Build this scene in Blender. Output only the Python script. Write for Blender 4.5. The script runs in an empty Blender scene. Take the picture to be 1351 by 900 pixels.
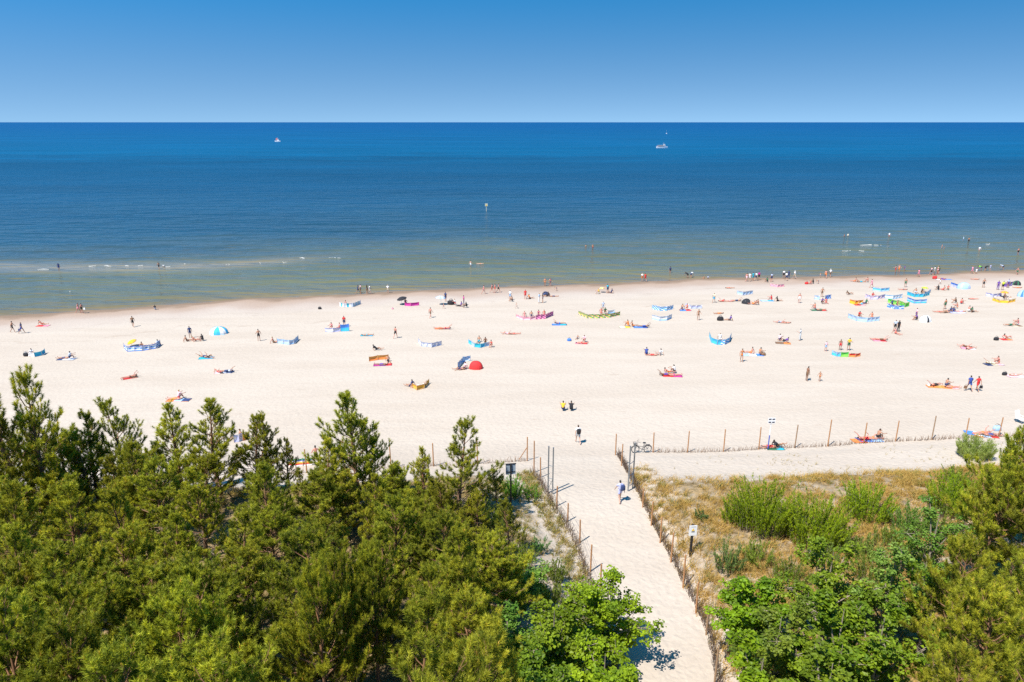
import bpy, bmesh, math, random
import numpy as np
from mathutils import Vector, Matrix
random.seed(7)
R = math.radians
SC = bpy.context.scene
COL = SC.collection
H = 29.5
F = 900.0
PITCH = math.atan(289.0 / F)
CP, SP = math.cos(PITCH), math.sin(PITCH)

# ------------------------------------------------------------------ helpers
def mesh_np(name, verts, faces_flat, nper, mats=(), smooth=False, midx=None, col=None):
    """fast mesh from numpy: nper = verts per face (3 or 4)"""
    me = bpy.data.meshes.new(name)
    v = np.asarray(verts, dtype=np.float32).reshape(-1, 3)
    f = np.asarray(faces_flat, dtype=np.int32).ravel()
    nf = len(f) // nper
    me.vertices.add(len(v)); me.vertices.foreach_set('co', v.ravel())
    me.loops.add(len(f)); me.loops.foreach_set('vertex_index', f)
    me.polygons.add(nf)
    me.polygons.foreach_set('loop_start', np.arange(0, nf * nper, nper, dtype=np.int32))
    me.polygons.foreach_set('loop_total', np.full(nf, nper, dtype=np.int32))
    if smooth: me.polygons.foreach_set('use_smooth', np.ones(nf, dtype=bool))
    for m in mats: me.materials.append(m)
    if midx is not None: me.polygons.foreach_set('material_index', np.asarray(midx, dtype=np.int32))
    if col is not None:
        a = me.color_attributes.new('tint', 'FLOAT_COLOR', 'POINT')
        c = np.ones((len(v), 4), dtype=np.float32); c[:, :3] = col
        a.data.foreach_set('color', c.ravel())
    me.update(); me.validate()
    return me

class MB:
    """collects simple shapes, each with a material index, into one mesh"""
    def __init__(s): s.v = []; s.f = []; s.m = []; s.mats = []
    def mi(s, mat):
        if mat not in s.mats: s.mats.append(mat)
        return s.mats.index(mat)
    def add(s, vs, fs, mat):
        b = len(s.v); k = s.mi(mat)
        s.v += [tuple(p) for p in vs]
        for f in fs: s.f.append([i + b for i in f]); s.m.append(k)
    def box(s, c, size, mat, rot=None, taper=1.0):
        x, y, z = [d / 2 for d in size]
        vs = [Vector((sx * x * (taper if sz > 0 else 1), sy * y * (taper if sz > 0 else 1), sz * z)) for sz in (-1, 1) for sy in (-1, 1) for sx in (-1, 1)]
        if rot is not None: vs = [rot @ p for p in vs]
        vs = [p + Vector(c) for p in vs]
        s.add(vs, [(0, 2, 3, 1), (4, 5, 7, 6), (0, 1, 5, 4), (2, 6, 7, 3), (0, 4, 6, 2), (1, 3, 7, 5)], mat)
    def tube(s, pts, rad, mat, n=8, cap=True):
        pts = [Vector(p) for p in pts]
        if not isinstance(rad, (list, tuple)): rad = [rad] * len(pts)
        rings = []
        vs = []
        for i, p in enumerate(pts):
            d = (pts[min(i + 1, len(pts) - 1)] - pts[max(i - 1, 0)])
            if d.length < 1e-9: d = Vector((0, 0, 1))
            d.normalize()
            a = Vector((0, 0, 1)) if abs(d.z) < .9 else Vector((1, 0, 0))
            u = d.cross(a).normalized(); w = d.cross(u)
            for k in range(n):
                t = 2 * math.pi * k / n
                vs.append(p + (u * math.cos(t) + w * math.sin(t)) * rad[i])
        fs = []
        for i in range(len(pts) - 1):
            for k in range(n):
                a, b = i * n + k, i * n + (k + 1) % n
                fs.append((a, b, b + n, a + n))
        if cap:
            fs.append(tuple(range(n - 1, -1, -1))); fs.append(tuple((len(pts) - 1) * n + k for k in range(n)))
        s.add(vs, fs, mat)
    def ring(s, c, axis, r, rr, mat, n=28, m=6):
        axis = Vector(axis).normalized(); a = Vector((0, 0, 1)) if abs(axis.z) < .9 else Vector((1, 0, 0))
        u = axis.cross(a).normalized(); w = axis.cross(u); c = Vector(c)
        vs = []; fs = []
        for i in range(n):
            t = 2 * math.pi * i / n; e = u * math.cos(t) + w * math.sin(t)
            for k in range(m):
                q = 2 * math.pi * k / m
                vs.append(c + e * (r + rr * math.cos(q)) + axis * rr * math.sin(q))
        for i in range(n):
            for k in range(m):
                a0, b0 = i * m + k, i * m + (k + 1) % m
                a1, b1 = ((i + 1) % n) * m + k, ((i + 1) % n) * m + (k + 1) % m
                fs.append((a0, a1, b1, b0))
        s.add(vs, fs, mat)
    def build(s, name, parent=None, smooth=False):
        me = bpy.data.meshes.new(name)
        me.from_pydata(s.v, [], s.f)
        for m in s.mats: me.materials.append(m)
        me.polygons.foreach_set('material_index', np.array(s.m, dtype=np.int32))
        if smooth: me.polygons.foreach_set('use_smooth', np.ones(len(s.f), dtype=bool))
        me.update()
        return link(name, me, parent)

def link(name, data, parent=None):
    o = bpy.data.objects.new(name, data); COL.objects.link(o)
    if parent is not None: o.parent = parent
    return o

def tag(o, label, cat=None, group=None, kind=None):
    o['label'] = label
    if cat: o['category'] = cat
    if group: o['group'] = group
    if kind: o['kind'] = kind
    return o

def thing(name, loc, label, cat, group=None, rz=0, sc=1.0):
    o = link(name, None); o.location = loc; o.rotation_euler = (0, 0, rz); o.scale = (sc, sc, sc) if not isinstance(sc, tuple) else sc
    o.empty_display_size = .3
    return tag(o, label, cat, group)

# ------------------------------------------------------------------ materials
def new_mat(name):
    m = bpy.data.materials.new(name); m.use_nodes = True
    nt = m.node_tree; b = nt.nodes['Principled BSDF']
    return m, nt, b

def N(nt, typ, **kw):
    n = nt.nodes.new(typ)
    for k, v in kw.items():
        if k.startswith('i_'): n.inputs[k[2:].replace('_', ' ')].default_value = v
        else: setattr(n, k, v)
    return n

_plain = {}
def plain(name, c, rough=.7, var=.12, scale=6.0, metal=0.0):
    """a simple procedural material: colour with a little noise variation"""
    if name in _plain: return _plain[name]
    m, nt, b = new_mat(name)
    tc = N(nt, 'ShaderNodeTexCoord'); no = N(nt, 'ShaderNodeTexNoise', i_Scale=scale, i_Detail=4.0)
    nt.links.new(tc.outputs['Object'], no.inputs['Vector'])
    hs = N(nt, 'ShaderNodeMix', data_type='RGBA')
    hs.inputs['A'].default_value = (c[0] * (1 - var), c[1] * (1 - var), c[2] * (1 - var), 1)
    hs.inputs['B'].default_value = (min(1, c[0] * (1 + var)), min(1, c[1] * (1 + var)), min(1, c[2] * (1 + var)), 1)
    nt.links.new(no.outputs['Fac'], hs.inputs['Factor'])
    nt.links.new(hs.outputs['Result'], b.inputs['Base Color'])
    b.inputs['Roughness'].default_value = rough; b.inputs['Metallic'].default_value = metal
    _plain[name] = m
    return m

# ------------------------------------------------------------------ picture -> world
def ray(px, py):
    a = (px - 675.5) / F; b = (450.0 - py) / F
    return np.array([a, CP + b * SP, -SP + b * CP])

def on_plane(px, py, z=0.0):
    d = ray(px, py); t = (z - H) / d[2]
    return d[0] * t, d[1] * t

# shoreline (picture points on z = 0)
_sh = [(-60, 423), (0, 418), (110, 410), (230, 402.5), (330, 394.5), (470, 388.5), (560, 383), (640, 379.5), (760, 376), (850, 371.5), (960, 367.5), (1100, 365), (1200, 362.5), (1290, 359.5), (1351, 357), (1420, 354)]
_shw = [on_plane(*p) for p in _sh]
SHX = np.array([p[0] for p in _shw]); SHY = np.array([p[1] for p in _shw])
def shore(x):
    x = np.asarray(x, float)
    y = np.interp(x, SHX, SHY)
    sl0 = (SHY[2] - SHY[0]) / (SHX[2] - SHX[0]); sl1 = (SHY[-1] - SHY[-4]) / (SHX[-1] - SHX[-4])
    lo = np.minimum(x - SHX[0], 0); hi = np.maximum(x - SHX[-1], 0)
    y = y + sl0 * 40 * (1 - np.exp(lo / 40)) * -1 + sl1 * 60 * (1 - np.exp(-hi / 60))
    return y + .35 * np.sin(x * .21) + .22 * np.sin(x * .53 + 1)

def _vnoise(x, y, seed=0):
    xi = np.floor(x).astype(np.int64); yi = np.floor(y).astype(np.int64)
    fx = x - xi; fy = y - yi
    fx = fx * fx * (3 - 2 * fx); fy = fy * fy * (3 - 2 * fy)
    def h(a, b):
        n = (a * 374761393 + b * 668265263 + seed * 974634777) & 0x7fffffff
        n = ((n ^ (n >> 13)) * 1274126177) & 0x7fffffff
        return ((n ^ (n >> 16)) & 0xffff) / 65535.0
    return (h(xi, yi) * (1 - fx) + h(xi + 1, yi) * fx) * (1 - fy) + (h(xi, yi + 1) * (1 - fx) + h(xi + 1, yi + 1) * fx) * fy
def fbm(x, y, seed=0, oct=4):
    s = 0; a = .5; x = np.asarray(x, float); y = np.asarray(y, float)
    for k in range(oct):
        s = s + a * _vnoise(x, y, seed + k); x = x * 2.03 + 11.3; y = y * 2.03 + 5.7; a *= .5
    return s / (1 - .5 ** oct) - .5

def sstep(a, b, x):
    t = np.clip((np.asarray(x, float) - a) / (b - a), 0, 1); return t * t * (3 - 2 * t)

# the sand itself: a low beach rising from the water to the dune foot, the path climbing on behind
def zbase(x, y):
    d = shore(x) - y
    z = np.where(d > 0, .45 * (1 - np.exp(-np.maximum(d, 0) / 7.0)) + 1.75 * np.clip((d - 4) / 62, 0, 1.15) ** 1.25, np.maximum(.035 * d, -3.0))
    return z + sstep(56, 40, y) * 1.45 + sstep(40, 12, y) * .5
def sand_pt(px, py):
    z = 2.2
    for _ in range(40):
        x, y = on_plane(px, py, z); z += (float(zbase(x, y)) - z) * .5
    return x, y
# path edges and the beach-side fence, traced on the sand
EL = [sand_pt(x, y) for x, y in [(690, 600), (697, 609), (706, 624), (716, 640), (730, 662), (749, 690), (765, 718), (779, 754), (792, 785), (815, 850), (840, 930), (880, 1080)]]
ER = [sand_pt(x, y) for x, y in [(811, 592), (813, 601), (822, 616), (834, 646), (849, 670), (860, 694), (872, 718), (886, 744), (901, 778), (918, 812), (932, 845), (946, 905), (985, 1080)]]
ELs = sorted(EL, key=lambda p: p[1]); ERs = sorted(ER, key=lambda p: p[1])
def xleft(y): return np.interp(y, [p[1] for p in ELs], [p[0] for p in ELs])
def xright(y): return np.interp(y, [p[1] for p in ERs], [p[0] for p in ERs])
FENCE_R_PX = [(861.5, 571, 597), (907, 569, 597), (954.5, 567, 596), (1001, 564, 593), (1048.5, 561, 591), (1092, 554, 589), (1139.5, 558, 585), (1181.5, 555.6, 582.5), (1229, 549, 580.5), (1273.5, 552, 578.5), (1317.5, 551, 576.5), (1362, 549, 575)]
FENCE_L_PX = [(695.5, 577, 608), (630, 582, 612.5), (572, 585, 615), (516, 588, 618), (462, 590, 620), (405, 593, 624), (350, 596, 627)]
FL = sorted([sand_pt(x, y) for x, _, y in FENCE_R_PX + FENCE_L_PX])
FXX = [p[0] for p in FL]; FYY = [p[1] for p in FL]
def yfence(x): return np.interp(x, FXX, FYY)

def zf(x, y):
    x = np.asarray(x, float); y = np.asarray(y, float)
    d = shore(x) - y
    z = zbase(x, y) + sstep(3, 12, d) * (fbm(x * .12, y * .12, 3) * .14)
    yf = yfence(x)
    l = sstep(.1, 3.0, xleft(y) - x); r = sstep(.1, 2.6, x - xright(y))
    n = fbm(x * .28, y * .28, 21)
    l = sstep(.1, 5.5, xleft(y) - x); zl = sstep(-.8, -7.0, y - yf) * 1.1 + sstep(46, 20, y) * .8 + n * .9 * sstep(-1, -4, y - yf)
    zr = sstep(-5.4, -9.5, y - yf) * .8 + sstep(44, 18, y) * .8 + n * .8 * sstep(-5, -8, y - yf) + .15 * sstep(-.5, -2, y - yf)
    return z + l * zl + r * zr

def ground(px, py, dz=0.0):
    z = 2.0
    for _ in range(40):
        x, y = on_plane(px, py, z + dz)
        z2 = float(zf(x, y))
        z += (z2 - z) * .5
    return Vector((x, y, float(zf(x, y)) + dz))

DS = 1.08
def at_depth(px, py, y):
    """the point that the picture shows at px, py when it stands y metres ahead of the camera"""
    d = ray(px, py); t = y / d[1]
    return Vector((d[0] * t, y, H + d[2] * t))
# ------------------------------------------------------------------ camera, light
cam = bpy.data.cameras.new('camera'); co = link('camera', cam)
co.location = (0, 0, H); co.rotation_euler = (math.pi / 2 - PITCH, 0, 0)
cam.sensor_width = 36; cam.lens = F / 1351 * 36; cam.clip_start = .5; cam.clip_end = 200000
SC.camera = co
SUN_EL, SUN_DIR = R(59), Vector((-.70, -.71, 0)).normalized()
sl = bpy.data.lights.new('sun', 'SUN'); sl.energy = 4.3; sl.angle = R(.53); sl.color = (1, .955, .89)
so = link('sun', sl); so.location = (-20, -20, 60)
sv = Vector((SUN_DIR.x * math.cos(SUN_EL), SUN_DIR.y * math.cos(SUN_EL), math.sin(SUN_EL)))
so.rotation_euler = sv.to_track_quat('Z', 'Y').to_euler()
w = bpy.data.worlds.new('World'); SC.world = w; w.use_nodes = True
nt = w.node_tree; bg = nt.nodes['Background']
sky = N(nt, 'ShaderNodeTexSky', sky_type='NISHITA', sun_disc=False)
sky.sun_elevation = SUN_EL; sky.sun_rotation = math.atan2(SUN_DIR.x, SUN_DIR.y)
sky.air_density = 1.0; sky.dust_density = 0.0; sky.ozone_density = 4.0; sky.altitude = 0
tc = N(nt, 'ShaderNodeTexCoord')
mp = N(nt, 'ShaderNodeMapping', vector_type='POINT'); mp.inputs['Scale'].default_value = (1, 1, 3.0); mp.inputs['Location'].default_value = (0, 0, .24)
nm = N(nt, 'ShaderNodeVectorMath', operation='NORMALIZE')
hs = N(nt, 'ShaderNodeHueSaturation', i_Saturation=1.12, i_Hue=.487)
nt.links.new(tc.outputs['Generated'], mp.inputs['Vector']); nt.links.new(mp.outputs['Vector'], nm.inputs[0])
nt.links.new(nm.outputs['Vector'], sky.inputs['Vector']); nt.links.new(sky.outputs['Color'], hs.inputs['Color'])
# the haze low over the sea: paler near the horizon, deeper blue higher up
sx0 = N(nt, 'ShaderNodeSeparateXYZ'); nt.links.new(tc.outputs['Generated'], sx0.inputs[0])
for lo_, hi_, inp in ((1.0, 1.33, 'Saturation'), (.88, 1.13, 'Value')):
    e0 = N(nt, 'ShaderNodeMapRange', interpolation_type='SMOOTHSTEP'); e0.inputs['From Max'].default_value = .19; e0.inputs['From Min'].default_value = -.03; e0.inputs['To Min'].default_value = lo_; e0.inputs['To Max'].default_value = hi_
    nt.links.new(sx0.outputs['Z'], e0.inputs['Value']); nt.links.new(e0.outputs['Result'], hs.inputs[inp])
nt.links.new(hs.outputs['Color'], bg.inputs['Color']); bg.inputs['Strength'].default_value = .104
vs_ = SC.view_settings; vs_.view_transform = 'Standard'; vs_.look = 'None'; vs_.exposure = .88; vs_.gamma = 1; vs_.use_curve_mapping = False
SC.cycles.max_bounces = 8; SC.cycles.diffuse_bounces = 3; SC.cycles.transparent_max_bounces = 8
SC.cycles.use_denoising = False

# ------------------------------------------------------------------ ground
def sand_material():
    m, nt, b = new_mat('sand')
    L = nt.links.new
    geo = N(nt, 'ShaderNodeNewGeometry')
    a = N(nt, 'ShaderNodeAttribute', attribute_name='shore_d'); li = N(nt, 'ShaderNodeAttribute', attribute_name='litter')
    # broad tint
    mp = N(nt, 'ShaderNodeMapping'); mp.inputs['Scale'].default_value = (.05, .28, .2); L(geo.outputs['Position'], mp.inputs['Vector'])
    n1 = N(nt, 'ShaderNodeTexNoise', i_Scale=1.0, i_Detail=6.0, i_Roughness=.6); L(mp.outputs['Vector'], n1.inputs['Vector'])
    r1 = N(nt, 'ShaderNodeValToRGB'); r1.color_ramp.elements[0].position = .38; r1.color_ramp.elements[0].color = (0.442, 0.371, 0.299, 1)
    r1.color_ramp.elements[1].position = .6; r1.color_ramp.elements[1].color = (0.475, 0.405, 0.331, 1); L(n1.outputs['Fac'], r1.inputs['Fac'])
    # grain and footprints tint
    n2 = N(nt, 'ShaderNodeTexNoise', i_Scale=3.2, i_Detail=5.0, i_Roughness=.65); L(geo.outputs['Position'], n2.inputs['Vector'])
    r2 = N(nt, 'ShaderNodeMapRange'); r2.inputs['From Min'].default_value = .3; r2.inputs['From Max'].default_value = .7; r2.inputs['To Min'].default_value = .94; r2.inputs['To Max'].default_value = 1.05
    L(n2.outputs['Fac'], r2.inputs['Value'])
    mul = N(nt, 'ShaderNodeVectorMath', operation='SCALE'); L(r1.outputs['Color'], mul.inputs[0]); L(r2.outputs['Result'], mul.inputs['Scale'])
    # scattered seaweed / darker old-tide patches
    n4 = N(nt, 'ShaderNodeTexNoise', i_Scale=1.0, i_Detail=7.0, i_Roughness=.7)
    mp4 = N(nt, 'ShaderNodeMapping'); mp4.inputs['Scale'].default_value = (.22, .95, 1); L(geo.outputs['Position'], mp4.inputs['Vector']); L(mp4.outputs['Vector'], n4.inputs['Vector'])
    r4 = N(nt, 'ShaderNodeMapRange'); r4.inputs['From Min'].default_value = .64; r4.inputs['From Max'].default_value = .74; r4.inputs['To Max'].default_value = .55; L(n4.outputs['Fac'], r4.inputs['Value'])
    mx4 = N(nt, 'ShaderNodeMix', data_type='RGBA'); mx4.inputs['B'].default_value = (0.322, 0.241, 0.178, 1)
    L(r4.outputs['Result'], mx4.inputs['Factor']); L(mul.outputs['Vector'], mx4.inputs['A'])
    # old tide lines: broken thin bands of damp sand and drift running along the shore
    tn = N(nt, 'ShaderNodeTexNoise', i_Scale=.09, i_Detail=4.0, i_Roughness=.6); L(geo.outputs['Position'], tn.inputs['Vector'])
    tv = N(nt, 'ShaderNodeMath', operation='MULTIPLY_ADD'); tv.inputs[1].default_value = 15.0; L(tn.outputs['Fac'], tv.inputs[0]); L(a.outputs['Fac'], tv.inputs[2])
    ts = N(nt, 'ShaderNodeMath', operation='PINGPONG'); ts.inputs[1].default_value = 4.6; L(tv.outputs['Value'], ts.inputs[0])
    tb = N(nt, 'ShaderNodeMapRange'); tb.inputs['From Min'].default_value = .0; tb.inputs['From Max'].default_value = .75; tb.inputs['To Min'].default_value = .5; tb.inputs['To Max'].default_value = 0; L(ts.outputs['Value'], tb.inputs['Value'])
    tg = N(nt, 'ShaderNodeMapRange'); tg.inputs['From Min'].default_value = 22; tg.inputs['From Max'].default_value = 36; tg.inputs['To Min'].default_value = 1; tg.inputs['To Max'].default_value = 0; L(a.outputs['Fac'], tg.inputs['Value'])
    tk = N(nt, 'ShaderNodeMapRange'); tk.inputs['From Min'].default_value = .45; tk.inputs['From Max'].default_value = .62; L(n4.outputs['Fac'], tk.inputs['Value'])
    t1 = N(nt, 'ShaderNodeMath', operation='MULTIPLY'); L(tb.outputs['Result'], t1.inputs[0]); L(tg.outputs['Result'], t1.inputs[1])
    t2 = N(nt, 'ShaderNodeMath', operation='MULTIPLY'); L(t1.outputs['Value'], t2.inputs[0]); L(tk.outputs['Result'], t2.inputs[1])
    mxt = N(nt, 'ShaderNodeMix', data_type='RGBA'); mxt.inputs['B'].default_value = (.31, .235, .175, 1); L(t2.outputs['Value'], mxt.inputs['Factor']); L(mx4.outputs['Result'], mxt.inputs['A']); mx4 = mxt
    # wet rim along the water: width wobbles
    wn = N(nt, 'ShaderNodeTexNoise', i_Scale=.16, i_Detail=3.0); L(geo.outputs['Position'], wn.inputs['Vector'])
    wa = N(nt, 'ShaderNodeMath', operation='MULTIPLY_ADD'); wa.inputs[1].default_value = -7.0; L(wn.outputs['Fac'], wa.inputs[0]); L(a.outputs['Fac'], wa.inputs[2])
    wr = N(nt, 'ShaderNodeValToRGB'); e = wr.color_ramp.elements
    wm = N(nt, 'ShaderNodeMapRange'); wm.inputs['From Min'].default_value = -4.0; wm.inputs['From Max'].default_value = 9.0; L(wa.outputs['Value'], wm.inputs['Value']); L(wm.outputs['Result'], wr.inputs['Fac'])
    e[0].position = .0; e[0].color = (0.210, 0.147, 0.101, 1); e[1].position = 1; e[1].color = (.43, .37, .32, 1)
    for p, c in ((.14, (.23, .16, .11)), (.26, (.35, .255, .19)), (.5, (.38, .295, .235)), (.72, (.415, .34, .285))):
        x = wr.color_ramp.elements.new(p); x.color = (*c, 1)
    wf = N(nt, 'ShaderNodeMapRange'); wf.inputs['From Min'].default_value = 2.5; wf.inputs['From Max'].default_value = 11; wf.inputs['To Min'].default_value = 1; wf.inputs['To Max'].default_value = 0; L(wa.outputs['Value'], wf.inputs['Value'])
    mxw = N(nt, 'ShaderNodeMix', data_type='RGBA'); L(wf.outputs['Result'], mxw.inputs['Factor']); L(mx4.outputs['Result'], mxw.inputs['A']); L(wr.outputs['Color'], mxw.inputs['B'])
    # litter on the dunes: dead needles and dry moss between the plants, with sand showing through
    n3 = N(nt, 'ShaderNodeTexNoise', i_Scale=.55, i_Detail=8.0, i_Roughness=.68); L(geo.outputs['Position'], n3.inputs['Vector'])
    ad = N(nt, 'ShaderNodeMath', operation='ADD'); L(n3.outputs['Fac'], ad.inputs[0]); L(li.outputs['Fac'], ad.inputs[1])
    r3 = N(nt, 'ShaderNodeMapRange'); r3.inputs['From Min'].default_value = .95; r3.inputs['From Max'].default_value = 1.2; L(ad.outputs['Value'], r3.inputs['Value'])
    n5 = N(nt, 'ShaderNodeTexNoise', i_Scale=2.4, i_Detail=6.0, i_Roughness=.7); L(geo.outputs['Position'], n5.inputs['Vector'])
    r5 = N(nt, 'ShaderNodeValToRGB'); r5.color_ramp.elements[0].position = .35; r5.color_ramp.elements[0].color = (.115, .085, .04, 1); r5.color_ramp.elements[1].position = .68; r5.color_ramp.elements[1].color = (.36, .25, .13, 1); L(n5.outputs['Fac'], r5.inputs['Fac'])
    mx3 = N(nt, 'ShaderNodeMix', data_type='RGBA'); L(r3.outputs['Result'], mx3.inputs['Factor']); L(mxw.outputs['Result'], mx3.inputs['A']); L(r5.outputs['Color'], mx3.inputs['B'])
    L(mx3.outputs['Result'], b.inputs['Base Color'])
    b.inputs['Roughness'].default_value = .9; b.inputs['Specular IOR Level'].default_value = .15
    # relief: trampled sand (footprint hollows) and small lumps
    vo = N(nt, 'ShaderNodeTexVoronoi', feature='SMOOTH_F1', i_Scale=2.5); vo.inputs['Smoothness'].default_value = .6; vo.inputs['Randomness'].default_value = 1
    nw = N(nt, 'ShaderNodeTexNoise', i_Scale=1.3, i_Detail=2.0); L(geo.outputs['Position'], nw.inputs['Vector'])
    nwv = N(nt, 'ShaderNodeVectorMath', operation='MULTIPLY_ADD'); nwv.inputs[1].default_value = (.9, .9, .9); L(nw.outputs['Color'], nwv.inputs[0]); L(geo.outputs['Position'], nwv.inputs[2])
    L(nwv.outputs['Vector'], vo.inputs['Vector'])
    b1 = N(nt, 'ShaderNodeBump'); fs_ = N(nt, 'ShaderNodeMapRange'); fs_.inputs['From Min'].default_value = 50; fs_.inputs['From Max'].default_value = 80; fs_.inputs['To Min'].default_value = .26; fs_.inputs['To Max'].default_value = .44; L(a.outputs['Fac'], fs_.inputs['Value']); L(fs_.outputs['Result'], b1.inputs['Strength']); b1.inputs['Distance'].default_value = .12; L(vo.outputs['Distance'], b1.inputs['Height'])
    nb = N(nt, 'ShaderNodeTexNoise', i_Scale=5.0, i_Detail=5.0, i_Roughness=.6); L(geo.outputs['Position'], nb.inputs['Vector'])
    b2 = N(nt, 'ShaderNodeBump'); b2.inputs['Strength'].default_value = .26; b2.inputs['Distance'].default_value = .07; L(nb.outputs['Fac'], b2.inputs['Height']); L(b1.outputs['Normal'], b2.inputs['Normal'])
    L(b2.outputs['Normal'], b.inputs['Normal'])
    return m
SAND = sand_material()

def lines(*segs):
    out = []
    for a, b, s in segs: out += list(np.arange(a, b - 1e-6, s))
    return np.array(out + [segs[-1][1]])
gx = lines((-420, -160, 20), (-160, -90, 5), (-90, -60, 1.2), (-60, 64, .44), (64, 110, 1.2), (110, 180, 5), (180, 440, 20))
gy = lines((-40, 6, 2.5), (6, 62, .38), (62, 165, .75), (165, 220, 5), (220, 420, 25))
GX, GY = np.meshgrid(gx, gy); GZ = zf(GX, GY)
nx, ny = len(gx), len(gy)
V = np.stack([GX, GY, GZ], -1).reshape(-1, 3)
I = np.arange(nx * ny).reshape(ny, nx)
Q = np.stack([I[:-1, :-1], I[:-1, 1:], I[1:, 1:], I[1:, :-1]], -1).reshape(-1, 4)
def litter(x, y):
    l = sstep(.2, 2.5, xleft(y) - x); r = sstep(.0, 1.6, x - xright(y))
    yf = yfence(x)
    a = l * sstep(-1.5, -5.5, y - yf) * (.55 + .45 * sstep(3, 9, xleft(y) - x)); c = r * sstep(-6.6, -8.6, y - yf) * .68
    return np.maximum(a, c) * .95
SD = (shore(V[:, 0]) - V[:, 1]); LT = litter(V[:, 0], V[:, 1])
# face centres decide which sheet a face belongs to
fc = V[Q].mean(1); yy = fc[:, 1]; xx = fc[:, 0]; yfc = yfence(xx)
is_path = (xx > xleft(yy)) & (xx < xright(yy)) & (yy < yfc - .2)
is_dune = (~is_path) & (yy < yfc - .2)
def sheet(name, mask, label):
    q = Q[mask]; u, inv = np.unique(q.ravel(), return_inverse=True)
    me = mesh_np(name, V[u], inv, 4, [SAND], smooth=True)
    for an, arr in (('shore_d', SD), ('litter', LT)):
        a = me.attributes.new(an, 'FLOAT', 'POINT'); a.data.foreach_set('value', arr[u].astype(np.float32))
    tag(link(name, me), label, kind='structure')
sheet('beach', ~(is_path | is_dune), 'wide pale sandy beach running along the sea')
sheet('path', is_path, 'trampled pale sand path between two post fences')
sheet('ground', is_dune, 'sandy dune ground with dry needles and moss under trees')

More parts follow.
